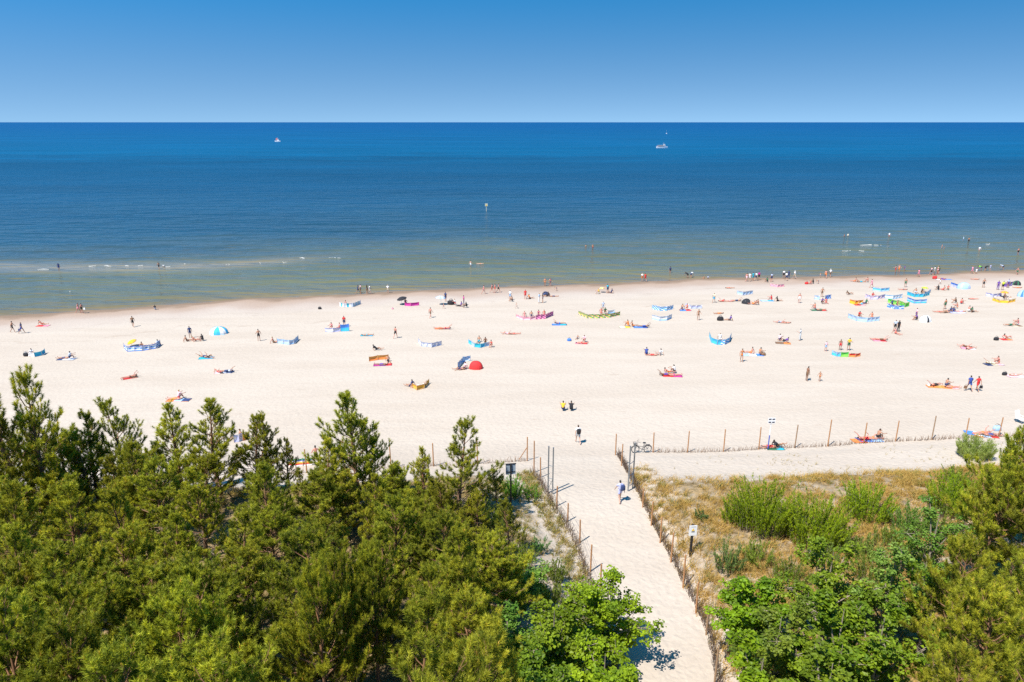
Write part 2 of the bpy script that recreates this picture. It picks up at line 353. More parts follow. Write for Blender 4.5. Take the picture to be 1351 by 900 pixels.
# ------------------------------------------------------------------ sea
def sea_material():
    m, nt, b = new_mat('sea_water')
    L = nt.links.new
    geo = N(nt, 'ShaderNodeNewGeometry'); a = N(nt, 'ShaderNodeAttribute', attribute_name='off')
    sx = N(nt, 'ShaderNodeSeparateXYZ'); L(geo.outputs['Position'], sx.inputs[0])
    # offshore distance, made wavy by large noise stretched along the shore
    mp = N(nt, 'ShaderNodeMapping'); mp.inputs['Scale'].default_value = (.018, .05, 1); L(geo.outputs['Position'], mp.inputs['Vector'])
    n1 = N(nt, 'ShaderNodeTexNoise', i_Scale=1.0, i_Detail=5.0, i_Roughness=.6); L(mp.outputs['Vector'], n1.inputs['Vector'])
    k = N(nt, 'ShaderNodeMath', operation='MULTIPLY_ADD'); k.inputs[1].default_value = 1.2; k.inputs[2].default_value = .4; L(n1.outputs['Fac'], k.inputs[0])
    d = N(nt, 'ShaderNodeMath', operation='MULTIPLY'); L(a.outputs['Fac'], d.inputs[0]); L(k.outputs['Value'], d.inputs[1])
    dm = N(nt, 'ShaderNodeMath', operation='MAXIMUM'); dm.inputs[1].default_value = .5; L(d.outputs['Value'], dm.inputs[0])
    lg = N(nt, 'ShaderNodeMath', operation='LOGARITHM'); lg.inputs[1].default_value = 10; L(dm.outputs['Value'], lg.inputs[0])
    mr = N(nt, 'ShaderNodeMapRange'); mr.inputs['From Min'].default_value = -.3; mr.inputs['From Max'].default_value = 3.7; L(lg.outputs['Value'], mr.inputs['Value'])
    cr = N(nt, 'ShaderNodeValToRGB'); e = cr.color_ramp.elements
    def pos(m_): return (math.log10(m_) + .3) / 4
    stops = SEA_STOPS
    e[0].position = pos(stops[0][0]); e[0].color = (*stops[0][1], 1); e[1].position = pos(stops[-1][0]); e[1].color = (*stops[-1][1], 1)
    for s, c in stops[1:-1]:
        x = e.new(pos(s)); x.color = (*c, 1)
    L(mr.outputs['Result'], cr.inputs['Fac'])
    # sand bars: pale streaks where the bed rises (attribute laid along the shore)
    ba = N(nt, 'ShaderNodeAttribute', attribute_name='bar')
    mp2 = N(nt, 'ShaderNodeMapping'); mp2.inputs['Scale'].default_value = (.07, .5, 1); L(geo.outputs['Position'], mp2.inputs['Vector'])
    n2 = N(nt, 'ShaderNodeTexNoise', i_Scale=1.0, i_Detail=5.0, i_Roughness=.65); L(mp2.outputs['Vector'], n2.inputs['Vector'])
    r2 = N(nt, 'ShaderNodeMapRange'); r2.inputs['From Min'].default_value = .22; r2.inputs['From Max'].default_value = .52; L(n2.outputs['Fac'], r2.inputs['Value'])
    bm_ = N(nt, 'ShaderNodeMath', operation='MULTIPLY'); L(r2.outputs['Result'], bm_.inputs[0]); L(ba.outputs['Fac'], bm_.inputs[1])
    mb = N(nt, 'ShaderNodeMix', data_type='RGBA'); mb.inputs['B'].default_value = (.33, .26, .175, 1); L(bm_.outputs['Value'], mb.inputs['Factor']); L(cr.outputs['Color'], mb.inputs['A'])
    # greenish / brown wave streaks in the shallows
    mp3 = N(nt, 'ShaderNodeMapping'); mp3.inputs['Scale'].default_value = (.16, .62, 1); mp3.inputs['Rotation'].default_value = (0, 0, R(4)); L(geo.outputs['Position'], mp3.inputs['Vector'])
    n3 = N(nt, 'ShaderNodeTexNoise', i_Scale=1.0, i_Detail=6.0, i_Roughness=.62); L(mp3.outputs['Vector'], n3.inputs['Vector'])
    r3 = N(nt, 'ShaderNodeMapRange'); r3.inputs['From Min'].default_value = .52; r3.inputs['From Max'].default_value = .66; L(n3.outputs['Fac'], r3.inputs['Value'])
    sh = N(nt, 'ShaderNodeMapRange'); sh.inputs['From Min'].default_value = 30; sh.inputs['From Max'].default_value = 75; sh.inputs['To Min'].default_value = .75; sh.inputs['To Max'].default_value = 0; L(a.outputs['Fac'], sh.inputs['Value'])
    f3 = N(nt, 'ShaderNodeMath', operation='MULTIPLY'); L(r3.outputs['Result'], f3.inputs[0]); L(sh.outputs['Result'], f3.inputs[1])
    m3 = N(nt, 'ShaderNodeMix', data_type='RGBA'); m3.inputs['B'].default_value = (.155, .125, .055, 1); L(f3.outputs['Value'], m3.inputs['Factor']); L(mb.outputs['Result'], m3.inputs['A'])
    # broad uneven patches of clearer and murkier water
    mp5 = N(nt, 'ShaderNodeMapping'); mp5.inputs['Scale'].default_value = (.0035, .014, 1); L(geo.outputs['Position'], mp5.inputs['Vector'])
    n5 = N(nt, 'ShaderNodeTexNoise', i_Scale=1.0, i_Detail=7.0, i_Roughness=.62); L(mp5.outputs['Vector'], n5.inputs['Vector'])
    r5 = N(nt, 'ShaderNodeMapRange'); r5.inputs['From Min'].default_value = .3; r5.inputs['From Max'].default_value = .7; r5.inputs['To Min'].default_value = .78; r5.inputs['To Max'].default_value = 1.2; L(n5.outputs['Fac'], r5.inputs['Value'])
    m5 = N(nt, 'ShaderNodeVectorMath', operation='SCALE'); L(m3.outputs['Result'], m5.inputs[0]); L(r5.outputs['Result'], m5.inputs['Scale'])
    L(m5.outputs['Vector'], b.inputs['Base Color'])
    rg_ = N(nt, 'ShaderNodeMapRange'); rg_.inputs['From Min'].default_value = 40; rg_.inputs['From Max'].default_value = 420; rg_.inputs['To Min'].default_value = .17; rg_.inputs['To Max'].default_value = .42; L(a.outputs['Fac'], rg_.inputs['Value']); L(rg_.outputs['Result'], b.inputs['Roughness'])
    st_ = N(nt, 'ShaderNodeMapRange'); st_.inputs['From Min'].default_value = 150; st_.inputs['From Max'].default_value = 1000; st_.inputs['To Min'].default_value = 1; st_.inputs['To Max'].default_value = .14; L(a.outputs['Fac'], st_.inputs['Value'])
    b.inputs['IOR'].default_value = 1.33; b.inputs['Specular IOR Level'].default_value = SEA_SPEC
    # waves: two scales, crests roughly parallel with the shore
    nsum = None
    for sc_, dist, st in (((.11, .30, 1), 1.7, .9), ((.35, .9, 1), .5, .6), ((.035, .115, 1), 2.6, .85)):
        mpw = N(nt, 'ShaderNodeMapping'); mpw.inputs['Scale'].default_value = sc_; mpw.inputs['Rotation'].default_value = (0, 0, R(6)); L(geo.outputs['Position'], mpw.inputs['Vector'])
        nw = N(nt, 'ShaderNodeTexNoise', i_Scale=1.0, i_Detail=2.0, i_Roughness=.5); L(mpw.outputs['Vector'], nw.inputs['Vector'])
        bw = N(nt, 'ShaderNodeBump'); sm_ = N(nt, 'ShaderNodeMath', operation='MULTIPLY'); sm_.inputs[1].default_value = st; L(st_.outputs['Result'], sm_.inputs[0]); L(sm_.outputs['Value'], bw.inputs['Strength']); bw.inputs['Distance'].default_value = dist; L(nw.outputs['Fac'], bw.inputs['Height'])
        if nsum: L(nsum.outputs['Normal'], bw.inputs['Normal'])
        nsum = bw
    L(nsum.outputs['Normal'], b.inputs['Normal'])
    return m
SEA_STOPS = [(.5, (.20, .15, .085)), (3, (.15, .128, .066)), (12, (.116, .122, .066)), (30, (.096, .112, .070)), (50, (.056, .086, .080)), (85, (.017, .056, .086)), (220, (.006, .048, .10)), (430, (.003, .054, .120)), (600, (.0003, .074, .165)), (5000, (.0002, .056, .170))]
SEA_SPEC = .4
off = np.array([-9, -6, -3, -1.5, 0, 1.5, 3, 5, 8, 11, 14, 17, 20, 23, 26, 29, 32, 35, 38, 42, 47, 55, 65, 80, 100, 130, 180, 250, 350, 500, 800, 1300, 2500, 5000, 12000, 30000, 70000.])
uu = np.linspace(-1, 1, 181)
OX = uu[None, :] * (260 + 1.35 * np.maximum(off, 0))[:, None]
OY = shore(OX) * np.exp(-np.maximum(off, 0) / 400)[:, None] + 110 * (1 - np.exp(-np.maximum(off, 0) / 400))[:, None] + off[:, None]
SV = np.stack([OX, OY, np.zeros_like(OX)], -1).reshape(-1, 3)
sn, sm = len(off), len(uu); SI = np.arange(sn * sm).reshape(sn, sm)
SQ = np.stack([SI[:-1, :-1], SI[:-1, 1:], SI[1:, 1:], SI[1:, :-1]], -1).reshape(-1, 4)
sme = mesh_np('sea', SV, SQ, 4, [], smooth=True)
OFFV = np.repeat(off, sm)
# the sand bar that runs out from the left: picture points on the water
_bar = [on_plane(x, y) for x, y in [(-60, 354), (0, 353), (60, 353.5), (200, 352.5), (300, 350), (390, 343), (460, 339)]]
bx_, by_ = [p[0] for p in _bar], [p[1] for p in _bar]
bw_ = np.exp(-((SV[:, 1] - np.interp(SV[:, 0], bx_, by_)) / 4.6) ** 2) * .6 * sstep(-32, -62, SV[:, 0]) * sstep(-200, -100, SV[:, 0])
a = sme.attributes.new('off', 'FLOAT', 'POINT'); a.data.foreach_set('value', OFFV.astype(np.float32))
a = sme.attributes.new('bar', 'FLOAT', 'POINT'); a.data.foreach_set('value', bw_.astype(np.float32))
sme.materials.append(sea_material())
tag(link('sea', sme), 'blue sea, green brown in the shallows, to the horizon', kind='structure')

# breaking foam in the shallows: ragged low ridges of froth lying on the water
FOAM = plain('foam', (.50, .50, .47), .8, .15, 9)
def foam(pts):
    mb = MB(); rnd = random.Random(5)
    for (px, py, wpx, th) in pts:
        th *= .7
        x0, y0 = on_plane(px - wpx / 2, py); x1, y1 = on_plane(px + wpx / 2, py)
        n = max(6, int((x1 - x0) / .35)); vs = []; fs = []
        ph = rnd.random() * 9
        for i in range(n + 1):
            t = i / n; x = x0 + (x1 - x0) * t; yc = y0 + .35 * math.sin(t * 5 + ph) + rnd.uniform(-.12, .12)
            h = th * math.sin(math.pi * min(max(t, .03), .97)) ** .5 * rnd.uniform(.35, 1.2)
            vs += [(x, yc - h, .012), (x, yc + rnd.uniform(-.1, .1), .05 + .09 * h), (x, yc + h * rnd.uniform(.6, 1.2), .012)]
        for i in range(n):
            if rnd.random() < .13: continue
            b = i * 3; fs += [(b, b + 3, b + 4, b + 1), (b + 1, b + 4, b + 5, b + 2)]
        mb.add(vs, fs, FOAM)
    o = mb.build('foam', smooth=True)
    return tag(o, 'thin white streaks of foam on the shallow water', kind='stuff')
foam([(1149, 323.5, 30, .55), (1117, 331, 12, .4), (1137, 331, 6, .3), (399, 340.5, 7, .5), (442, 340.3, 16, .3), (58, 355.5, 15, .28), (121, 351, 8, .35), (142, 351, 11, .35), (166, 351, 10, .35), (185, 350.5, 6, .25), (343, 347, 5, .25), (375, 346, 6, .25), (93, 384, 5, .2), (244, 348, 4, .2), (1304, 322, 7, .3), (300, 349, 5, .2), (222, 352, 5, .3)])
# ------------------------------------------------------------------ plants
def leaf_material(name, transl=.3, rough=.6, gain=1.0, vary=.22, hue=(.498, .508)):
    m, nt, b = new_mat(name); L = nt.links.new
    at = N(nt, 'ShaderNodeAttribute', attribute_name='tint'); oi = N(nt, 'ShaderNodeObjectInfo')
    h = N(nt, 'ShaderNodeHueSaturation', i_Saturation=1.0)
    mr = N(nt, 'ShaderNodeMapRange'); mr.inputs['To Min'].default_value = gain * (1 - vary); mr.inputs['To Max'].default_value = gain * (1 + vary); L(oi.outputs['Random'], mr.inputs['Value'])
    mh = N(nt, 'ShaderNodeMath', operation='MULTIPLY'); mh.inputs[1].default_value = 7.13; L(oi.outputs['Random'], mh.inputs[0])
    fr = N(nt, 'ShaderNodeMath', operation='FRACT'); L(mh.outputs['Value'], fr.inputs[0])
    hh = N(nt, 'ShaderNodeMapRange'); hh.inputs['To Min'].default_value = hue[0]; hh.inputs['To Max'].default_value = hue[1]; L(fr.outputs['Value'], hh.inputs['Value'])
    L(mr.outputs['Result'], h.inputs['Value']); L(hh.outputs['Result'], h.inputs['Hue']); L(at.outputs['Color'], h.inputs['Color'])
    L(h.outputs['Color'], b.inputs['Base Color']); b.inputs['Roughness'].default_value = rough; b.inputs['Specular IOR Level'].default_value = .15
    t = N(nt, 'ShaderNodeBsdfTranslucent'); tm = N(nt, 'ShaderNodeVectorMath', operation='MULTIPLY'); tm.inputs[1].default_value = (transl * 1.15, transl, transl * .5)
    L(h.outputs['Color'], tm.inputs[0]); L(tm.outputs['Vector'], t.inputs['Color'])
    mx = N(nt, 'ShaderNodeAddShader')
    out = nt.nodes['Material Output']
    L(b.outputs['BSDF'], mx.inputs[0]); L(t.outputs['BSDF'], mx.inputs[1]); L(mx.outputs['Shader'], out.inputs['Surface'])
    return m
NEEDLE = leaf_material('pine_needles', .66, .55, 1.15, .28, (.495, .514))
LEAF = leaf_material('broad_leaves', .8, .5, 1.0, .15)
GRASS = leaf_material('grass_blades', .35, .7, 1.0, .05)

def bark_material(name, c0, c1, c2):
    m, nt, b = new_mat(name); L = nt.links.new
    tc = N(nt, 'ShaderNodeTexCoord'); sx = N(nt, 'ShaderNodeSeparateXYZ'); L(tc.outputs['Object'], sx.inputs[0])
    n = N(nt, 'ShaderNodeTexNoise', i_Scale=7.0, i_Detail=5.0); mp = N(nt, 'ShaderNodeMapping'); mp.inputs['Scale'].default_value = (1, 1, .35)
    L(tc.outputs['Object'], mp.inputs['Vector']); L(mp.outputs['Vector'], n.inputs['Vector'])
    r = N(nt, 'ShaderNodeValToRGB'); r.color_ramp.elements[0].position = .35; r.color_ramp.elements[0].color = (*c0, 1); r.color_ramp.elements[1].position = .65; r.color_ramp.elements[1].color = (*c1, 1); L(n.outputs['Fac'], r.inputs['Fac'])
    mx = N(nt, 'ShaderNodeMix', data_type='RGBA'); mx.inputs['B'].default_value = (*c2, 1)
    mr = N(nt, 'ShaderNodeMapRange'); mr.inputs['From Min'].default_value = 1.5; mr.inputs['From Max'].default_value = 5.0; mr.inputs['To Max'].default_value = .7; L(sx.outputs['Z'], mr.inputs['Value'])
    L(mr.outputs['Result'], mx.inputs['Factor']); L(r.outputs['Color'], mx.inputs['A']); L(mx.outputs['Result'], b.inputs['Base Color'])
    b.inputs['Roughness'].default_value = .85
    bp = N(nt, 'ShaderNodeBump'); bp.inputs['Strength'].default_value = .5; bp.inputs['Distance'].default_value = .03; L(n.outputs['Fac'], bp.inputs['Height']); L(bp.outputs['Normal'], b.inputs['Normal'])
    return m
PBARK = bark_material('pine_bark', (.10, .06, .04), (.22, .13, .08), (.24, .115, .05))
BBARK = bark_material('grey_bark', (.15, .12, .09), (.30, .25, .185), (.27, .21, .15))

def nrm(a): return a / np.maximum(np.linalg.norm(a, axis=-1, keepdims=True), 1e-9)

def needles(P, D, C, rng, k=16, length=.13, width=.02, spreadv=.75, back=.12):
    """tufts of needles: P positions, D shoot directions, C colours; each needle is one thin triangle"""
    n = len(P)
    p = np.repeat(P, k, 0); d = np.repeat(D, k, 0); c = np.repeat(C, k, 0)
    rd = nrm(rng.normal(size=(n * k, 3)))
    dd = nrm(d + rd * spreadv)
    base = p + d * rng.uniform(-back, back, (n * k, 1))
    side = nrm(np.cross(dd, nrm(rng.normal(size=(n * k, 3)))))
    ln = length * rng.uniform(.65, 1.25, (n * k, 1)); wd = width * rng.uniform(.7, 1.3, (n * k, 1))
    v = np.stack([base - side * wd, base + side * wd, base + dd * ln], 1).reshape(-1, 3)
    c = c * rng.uniform(.78, 1.22, (n * k, 1))
    return v, np.repeat(c, 3, 0)

def tri_mesh(name, v, c, mat):
    return mesh_np(name, v, np.arange(len(v)), 3, [mat], col=c)

def pine_meshes(seed, h, spread, cb=.3, whorls=15, dense=1.0, young=True, lean=0.0, bare=0.0):
    """returns trunk mesh (with limbs) and crown mesh, standing at the origin, h metres tall"""
    rng = np.random.default_rng(seed); mb = MB()
    bend = rng.uniform(-.25, .25, 2); ph = rng.uniform(0, 6, 2)
    def axis(z):
        u = z / h
        return np.array([bend[0] * math.sin(u * 3 + ph[0]) + lean * u * u * h * .3, bend[1] * math.sin(u * 2.6 + ph[1]), z]) - np.array([bend[0] * math.sin(ph[0]), bend[1] * math.sin(ph[1]), 0])
    r0 = .017 * h + .02
    zs = np.linspace(-.3, h, 12)
    mb.tube([axis(z) for z in zs], [r0 * (1 - .93 * max(z, 0) / h) for z in zs], PBARK, 8)
    for i in range(11):
        z = h * rng.uniform(.1, cb + .3); az = rng.uniform(0, 6.28); L_ = rng.uniform(.5, 1.5); p = axis(z); d = np.array([math.cos(az), math.sin(az), rng.uniform(-.15, .3)])
        q = p + d * L_ * .6 + rng.normal(size=3) * .06; e = q + nrm(d + rng.normal(size=3) * .35) * L_ * .45
        mb.tube([p, q, e], [.02, .013, .004], BBARK, 4, cap=False)
        for j in range(3):
            s0 = p + (q - p) * rng.uniform(.5, 1); mb.tube([s0, s0 + nrm(d + rng.normal(size=3) * .6) * .35], [.008, .003], BBARK, 3, cap=False)
    P, D, C = [], [], []
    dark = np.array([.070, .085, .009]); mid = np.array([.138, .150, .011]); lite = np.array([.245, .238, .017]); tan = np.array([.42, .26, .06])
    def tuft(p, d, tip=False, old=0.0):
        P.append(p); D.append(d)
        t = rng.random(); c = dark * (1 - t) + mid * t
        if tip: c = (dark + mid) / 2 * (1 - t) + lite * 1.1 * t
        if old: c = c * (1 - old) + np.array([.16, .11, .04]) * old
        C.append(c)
    for wi in range(whorls):
        u = wi / (whorls - 1); z = h * (cb + (1 - cb) * (u ** .92)) - .15
        nb = rng.integers(3, 6) if u < .7 else rng.integers(2, 4)
        a0 = rng.uniform(0, 6.28)
        for bi in range(nb):
            if u < .9 and rng.random() < .16 + bare: continue
            az = a0 + bi * 2 * math.pi / nb + rng.uniform(-.4, .4)
            L_ = spread * ((1 - u) ** (.7 if young else .48)) * rng.uniform(.5, 1.3) + rng.uniform(.12, .5)
            if u < .25 and young: L_ *= .85
            el = (R(56) * u + R(10) * (1 - u)) + rng.uniform(-.22, .22) + (.12 if young else 0)
            curl = R(rng.uniform(12, 55))
            zz = z + rng.uniform(-.22, .22)
            p = axis(min(zz, h)); hd = np.array([math.cos(az), math.sin(az), 0]); nsteps = max(3, int(L_ / .24))
            pts = [p.copy()]; dirs = []
            for s in range(nsteps):
                t = s / nsteps; e = min(R(85), el + t * curl) + rng.uniform(-.16, .16); az += rng.uniform(-.14, .14)
                hd = np.array([math.cos(az), math.sin(az), 0]); d = hd * math.cos(e) + np.array([0, 0, math.sin(e)])
                p = p + d * L_ / nsteps; pts.append(p.copy()); dirs.append(d)
            rb = .009 + .015 * L_
            sel = [0, max(1, nsteps // 3), max(2, 2 * nsteps // 3), nsteps] if nsteps >= 4 else list(range(nsteps + 1))
            mb.tube([pts[i] for i in sel], [rb * (1 - .8 * i / nsteps) for i in sel], PBARK, 4, cap=False)
            for s in range(nsteps):
                t = (s + 1) / nsteps; q = pts[s + 1]; d = dirs[s]
                if t < .33 and L_ > .8: continue
                for sd in (-1, 1):
                    if rng.random() > dense: continue
                    sv_ = np.cross(d, [0, 0, 1.0]); sv_ = sv_ / max(np.linalg.norm(sv_), 1e-6) * sd
                    tl = (.16 + .36 * (1 - t * .65) * min(L_, 2.4) ** .7) * rng.uniform(.6, 1.3)
                    td = nrm(d * .8 + sv_ * .75 + np.array([0, 0, .4]) + rng.normal(size=3) * .22)
                    e_ = q + td * tl * .6; td2 = nrm(td + np.array([0, 0, .6]) + rng.normal(size=3) * .2); e2 = e_ + td2 * tl * .5
                    mb.tube([q, e_, e2], [.010, .007, .004], PBARK, 3, cap=False)
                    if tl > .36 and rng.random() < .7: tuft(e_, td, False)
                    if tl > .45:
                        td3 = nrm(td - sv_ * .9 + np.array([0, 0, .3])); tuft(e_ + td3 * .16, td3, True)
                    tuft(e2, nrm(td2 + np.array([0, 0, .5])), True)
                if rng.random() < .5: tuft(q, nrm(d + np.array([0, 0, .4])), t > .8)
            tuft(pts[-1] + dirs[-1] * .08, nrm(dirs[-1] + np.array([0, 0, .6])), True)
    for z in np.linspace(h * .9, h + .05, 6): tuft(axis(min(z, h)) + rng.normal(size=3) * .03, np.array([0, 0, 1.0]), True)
    P, D, C = np.array(P), np.array(D), np.array(C)
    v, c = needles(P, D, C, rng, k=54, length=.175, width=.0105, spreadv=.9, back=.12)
    # pale candles and cones at some of the shoot tips
    sel = rng.random(len(P)) < .085
    Pc, Dc = P[sel], D[sel]
    v2, c2 = needles(Pc + Dc * .06, nrm(Dc + np.array([0, 0, 1.2])), np.tile(tan, (len(Pc), 1)) * rng.uniform(.6, 1.1, (len(Pc), 1)), rng, k=4, length=.17, width=.022, spreadv=.22, back=.02)
    v = np.concatenate([v, v2]); c = np.concatenate([c, c2])
    tm = mb.build('_t'); trunk = tm.data; bpy.data.objects.remove(tm); trunk.name = 'trunk'
    trunk.polygons.foreach_set('use_smooth', np.ones(len(trunk.polygons), dtype=bool))
    return trunk, tri_mesh('crown', v, c, NEEDLE), h

def leaves(P, Nn, C, rng, k=30, rad=.35, flat=.45, size=.085, tiltv=.45):
    """sprays of broad leaves round each P: each leaf is a kite folded on its midrib"""
    n = len(P) * k
    p = np.repeat(P, k, 0) + nrm(rng.normal(size=(n, 3))) * rad * rng.random((n, 1)) ** .5 * np.array([1, 1, flat])
    nn = nrm(np.repeat(Nn, k, 0) + rng.normal(size=(n, 3)) * tiltv)
    t = nrm(np.cross(nn, rng.normal(size=(n, 3)))); s = np.cross(nn, t)
    sz = size * rng.uniform(.6, 1.3, (n, 1))
    a = p - t * sz; e = p + t * sz; m1 = p + s * sz * .8 + nn * sz * .25 - t * sz * .15; m2 = p - s * sz * .8 + nn * sz * .25 - t * sz * .15
    v = np.stack([a, m1, e, a, e, m2], 1).reshape(-1, 3)
    c = np.repeat(C, k, 0) * rng.uniform(.75, 1.3, (n, 1))
    return v, np.repeat(c, 6, 0)

def broad_meshes(seed, h, rx, cz=.55, nclump=150, k=34, size=.085, cols=((.03, .075, .008), (.07, .15, .012)), lobes=7, rad=.36, stems=1, bark=None, low=.15, flat=.4):
    rng = np.random.default_rng(seed); mb = MB(); bark = bark or BBARK
    P, Nn, C = [], [], []
    c0, c1 = np.array(cols[0]), np.array(cols[1])
    top = np.array([rng.uniform(-.1, .1) * rx, rng.uniform(-.1, .1) * rx, h * .9])
    r0 = .012 * h + .03
    if stems == 1: mb.tube([(0, 0, -.3), (0, 0, h * .3), top * np.array([1, 1, .65]), top], [r0, r0 * .8, r0 * .5, r0 * .12], bark, 7)
    for li in range(lobes):
        az = 2.399 * li + rng.uniform(-.4, .4); u = (li + .5) / lobes
        zc = h * (low + (1 - low - .08) * u); rr = rx * (math.sin(math.pi * min(.98, .12 + .78 * (u * .85 + .15))) ** .7) * rng.uniform(.7, 1.15)
        b0 = np.array([0, 0, max(0.1, zc * .55)]) if stems == 1 else np.array([rng.uniform(-.3, .3), rng.uniform(-.3, .3), 0.0])
        tip = np.array([math.cos(az) * rr, math.sin(az) * rr, zc + .15 * h * rng.uniform(0, 1)])
        mid = b0 * .4 + tip * .6 + np.array([0, 0, .05 * h])
        mb.tube([b0, mid, tip], [r0 * .45, r0 * .28, r0 * .08], bark, 5, cap=False)
        nc = int(nclump / lobes)
        for j in range(nc):
            t = rng.random() ** .6
            ctr = b0 * (1 - t) ** 2 + mid * 2 * t * (1 - t) + tip * t * t
            o = nrm(rng.normal(size=3)) * np.array([1, 1, .62]) * rng.uniform(.2, .46) * rr * (.35 + .65 * t)
            p = ctr + o
            if p[2] < .12: continue
            mb.tube([ctr, ctr * .35 + p * .65 + np.array([0, 0, .04]), p], [.014, .009, .004], bark, 3, cap=False)
            P.append(p); Nn.append(nrm(np.array([0, 0, 1.0]) + np.array([o[0], o[1], 0]) * .5)); f = rng.random(); C.append(c0 * (1 - f) + c1 * f)
    v, c = leaves(np.array(P), np.array(Nn), np.array(C), rng, k, rad, flat, size)
    tm = mb.build('_t'); me = tm.data; bpy.data.objects.remove(tm); me.name = 'trunk'
    return me, tri_mesh('crown', v, c, LEAF), h

def wand_meshes(seed, h, rx, stems=70, cols=((.10, .155, .006), (.235, .295, .010)), k=46, leaf=.075, width=.014):
    """an upright many-stemmed willow-like shrub"""
    rng = np.random.default_rng(seed); mb = MB(); P, D, C = [], [], []
    for s in range(stems):
        r = rx * .75 * math.sqrt(rng.random()); az = rng.uniform(0, 6.28); b = np.array([math.cos(az) * r, math.sin(az) * r, 0])
        hh = h * (1 - .45 * (r / rx) ** 2) * rng.uniform(.6, 1.08); out = np.array([math.cos(az), math.sin(az), 0]) * (.10 + .30 * r / rx) + rng.normal(size=3) * .07
        pts = [b + out * hh * t * t + np.array([0, 0, hh * t]) for t in (0, .35, .7, 1)]
        mb.tube(pts, [.014, .011, .007, .003], BBARK, 3, cap=False)
        f0 = rng.random()
        for j in range(int(hh / .085)):
            t = .12 + .88 * (j + rng.random()) / max(1, int(hh / .085)); t = min(t, 1)
            P.append(b + out * hh * t * t + np.array([0, 0, hh * t]) + rng.normal(size=3) * .035); D.append(nrm(out * .5 + np.array([0, 0, 1.0])))
            f = np.clip(f0 + rng.uniform(-.3, .3) + (t - .5) * .5, 0, 1); C.append(np.array(cols[0]) * (1 - f) + np.array(cols[1]) * f)
    v, c = needles(np.array(P), np.array(D), np.array(C), rng, k=12, length=leaf * 1.5, width=width, spreadv=.85, back=.06)
    tm = mb.build('_t'); me = tm.data; bpy.data.objects.remove(tm); me.name = 'stem'
    return me, tri_mesh('foliage', v, c, LEAF), h

def grass_verts(P, rng, blades=16, h=.55, w=.016, lean=.45, rad=.14, c0=(.24, .15, .036), c1=(.43, .285, .08)):
    n = len(P) * blades
    hh = h * np.repeat(rng.uniform(.55, 1.25, (len(P), 1)), blades, 0) * rng.uniform(.6, 1.15, (n, 1))
    b = np.repeat(P, blades, 0) + np.concatenate([rng.normal(size=(n, 2)) * rad * .6, np.zeros((n, 1))], 1)
    wind = np.repeat(rng.normal(size=(len(P), 3)) * .12 + np.array([.18, -.05, 0]), blades, 0)
    d = nrm(np.concatenate([rng.normal(size=(n, 2)) * lean, np.ones((n, 1))], 1) + wind)
    bend = nrm(d * np.array([1, 1, 0]) + rng.normal(size=(n, 3)) * .1) * np.array([1, 1, 0])
    side = nrm(np.cross(d, rng.normal(size=(n, 3)))) * w * rng.uniform(.7, 1.3, (n, 1))
    m = b + d * hh * .55; t = b + d * hh * .95 + bend * hh * .38
    v = np.stack([b - side, b + side, m + side * .7, b - side, m + side * .7, m - side * .7, m - side * .7, m + side * .7, t], 1).reshape(-1, 3)
    f = np.repeat(rng.random((len(P), 1)), blades, 0) * .6 + rng.random((n, 1)) * .4
    c = np.array(c0) * (1 - f) + np.array(c1) * f
    return v, np.repeat(c, 9, 0)

# ---- prototypes
PINE = [pine_meshes(11, 8.0, 2.2, .1, 17, .85, bare=.03), pine_meshes(12, 8.0, 1.9, .1, 17, .82, bare=.03), pine_meshes(13, 8.0, 2.5, .22, 16, .95, young=False),
        pine_meshes(14, 8.0, 2.4, .12, 16, .8, lean=.12, bare=.06), pine_meshes(15, 8.0, 2.9, .32, 15, .95, young=False), pine_meshes(16, 8.0, 1.9, .1, 17, .78, bare=.08),
        pine_meshes(17, 8.0, 2.4, .24, 16, .9, young=False, lean=-.1, bare=.05)]

def place_pine(k, x, y, ztop, label, group, rz=None, wid=1.0, rnd=random):
    z0 = float(zf(x, y)) - .05; hh = ztop - z0; s = hh / 8.0
    g = max(.85, min(1.25, s ** -.4)) * wid
    t = thing('pine_tree', (x, y, z0), label, 'pine tree', group, rnd.uniform(0, 6.28) if rz is None else rz, (s * g, s * g, s))
    link('trunk', PINE[k][0], t); link('crown', PINE[k][1], t)
    return t

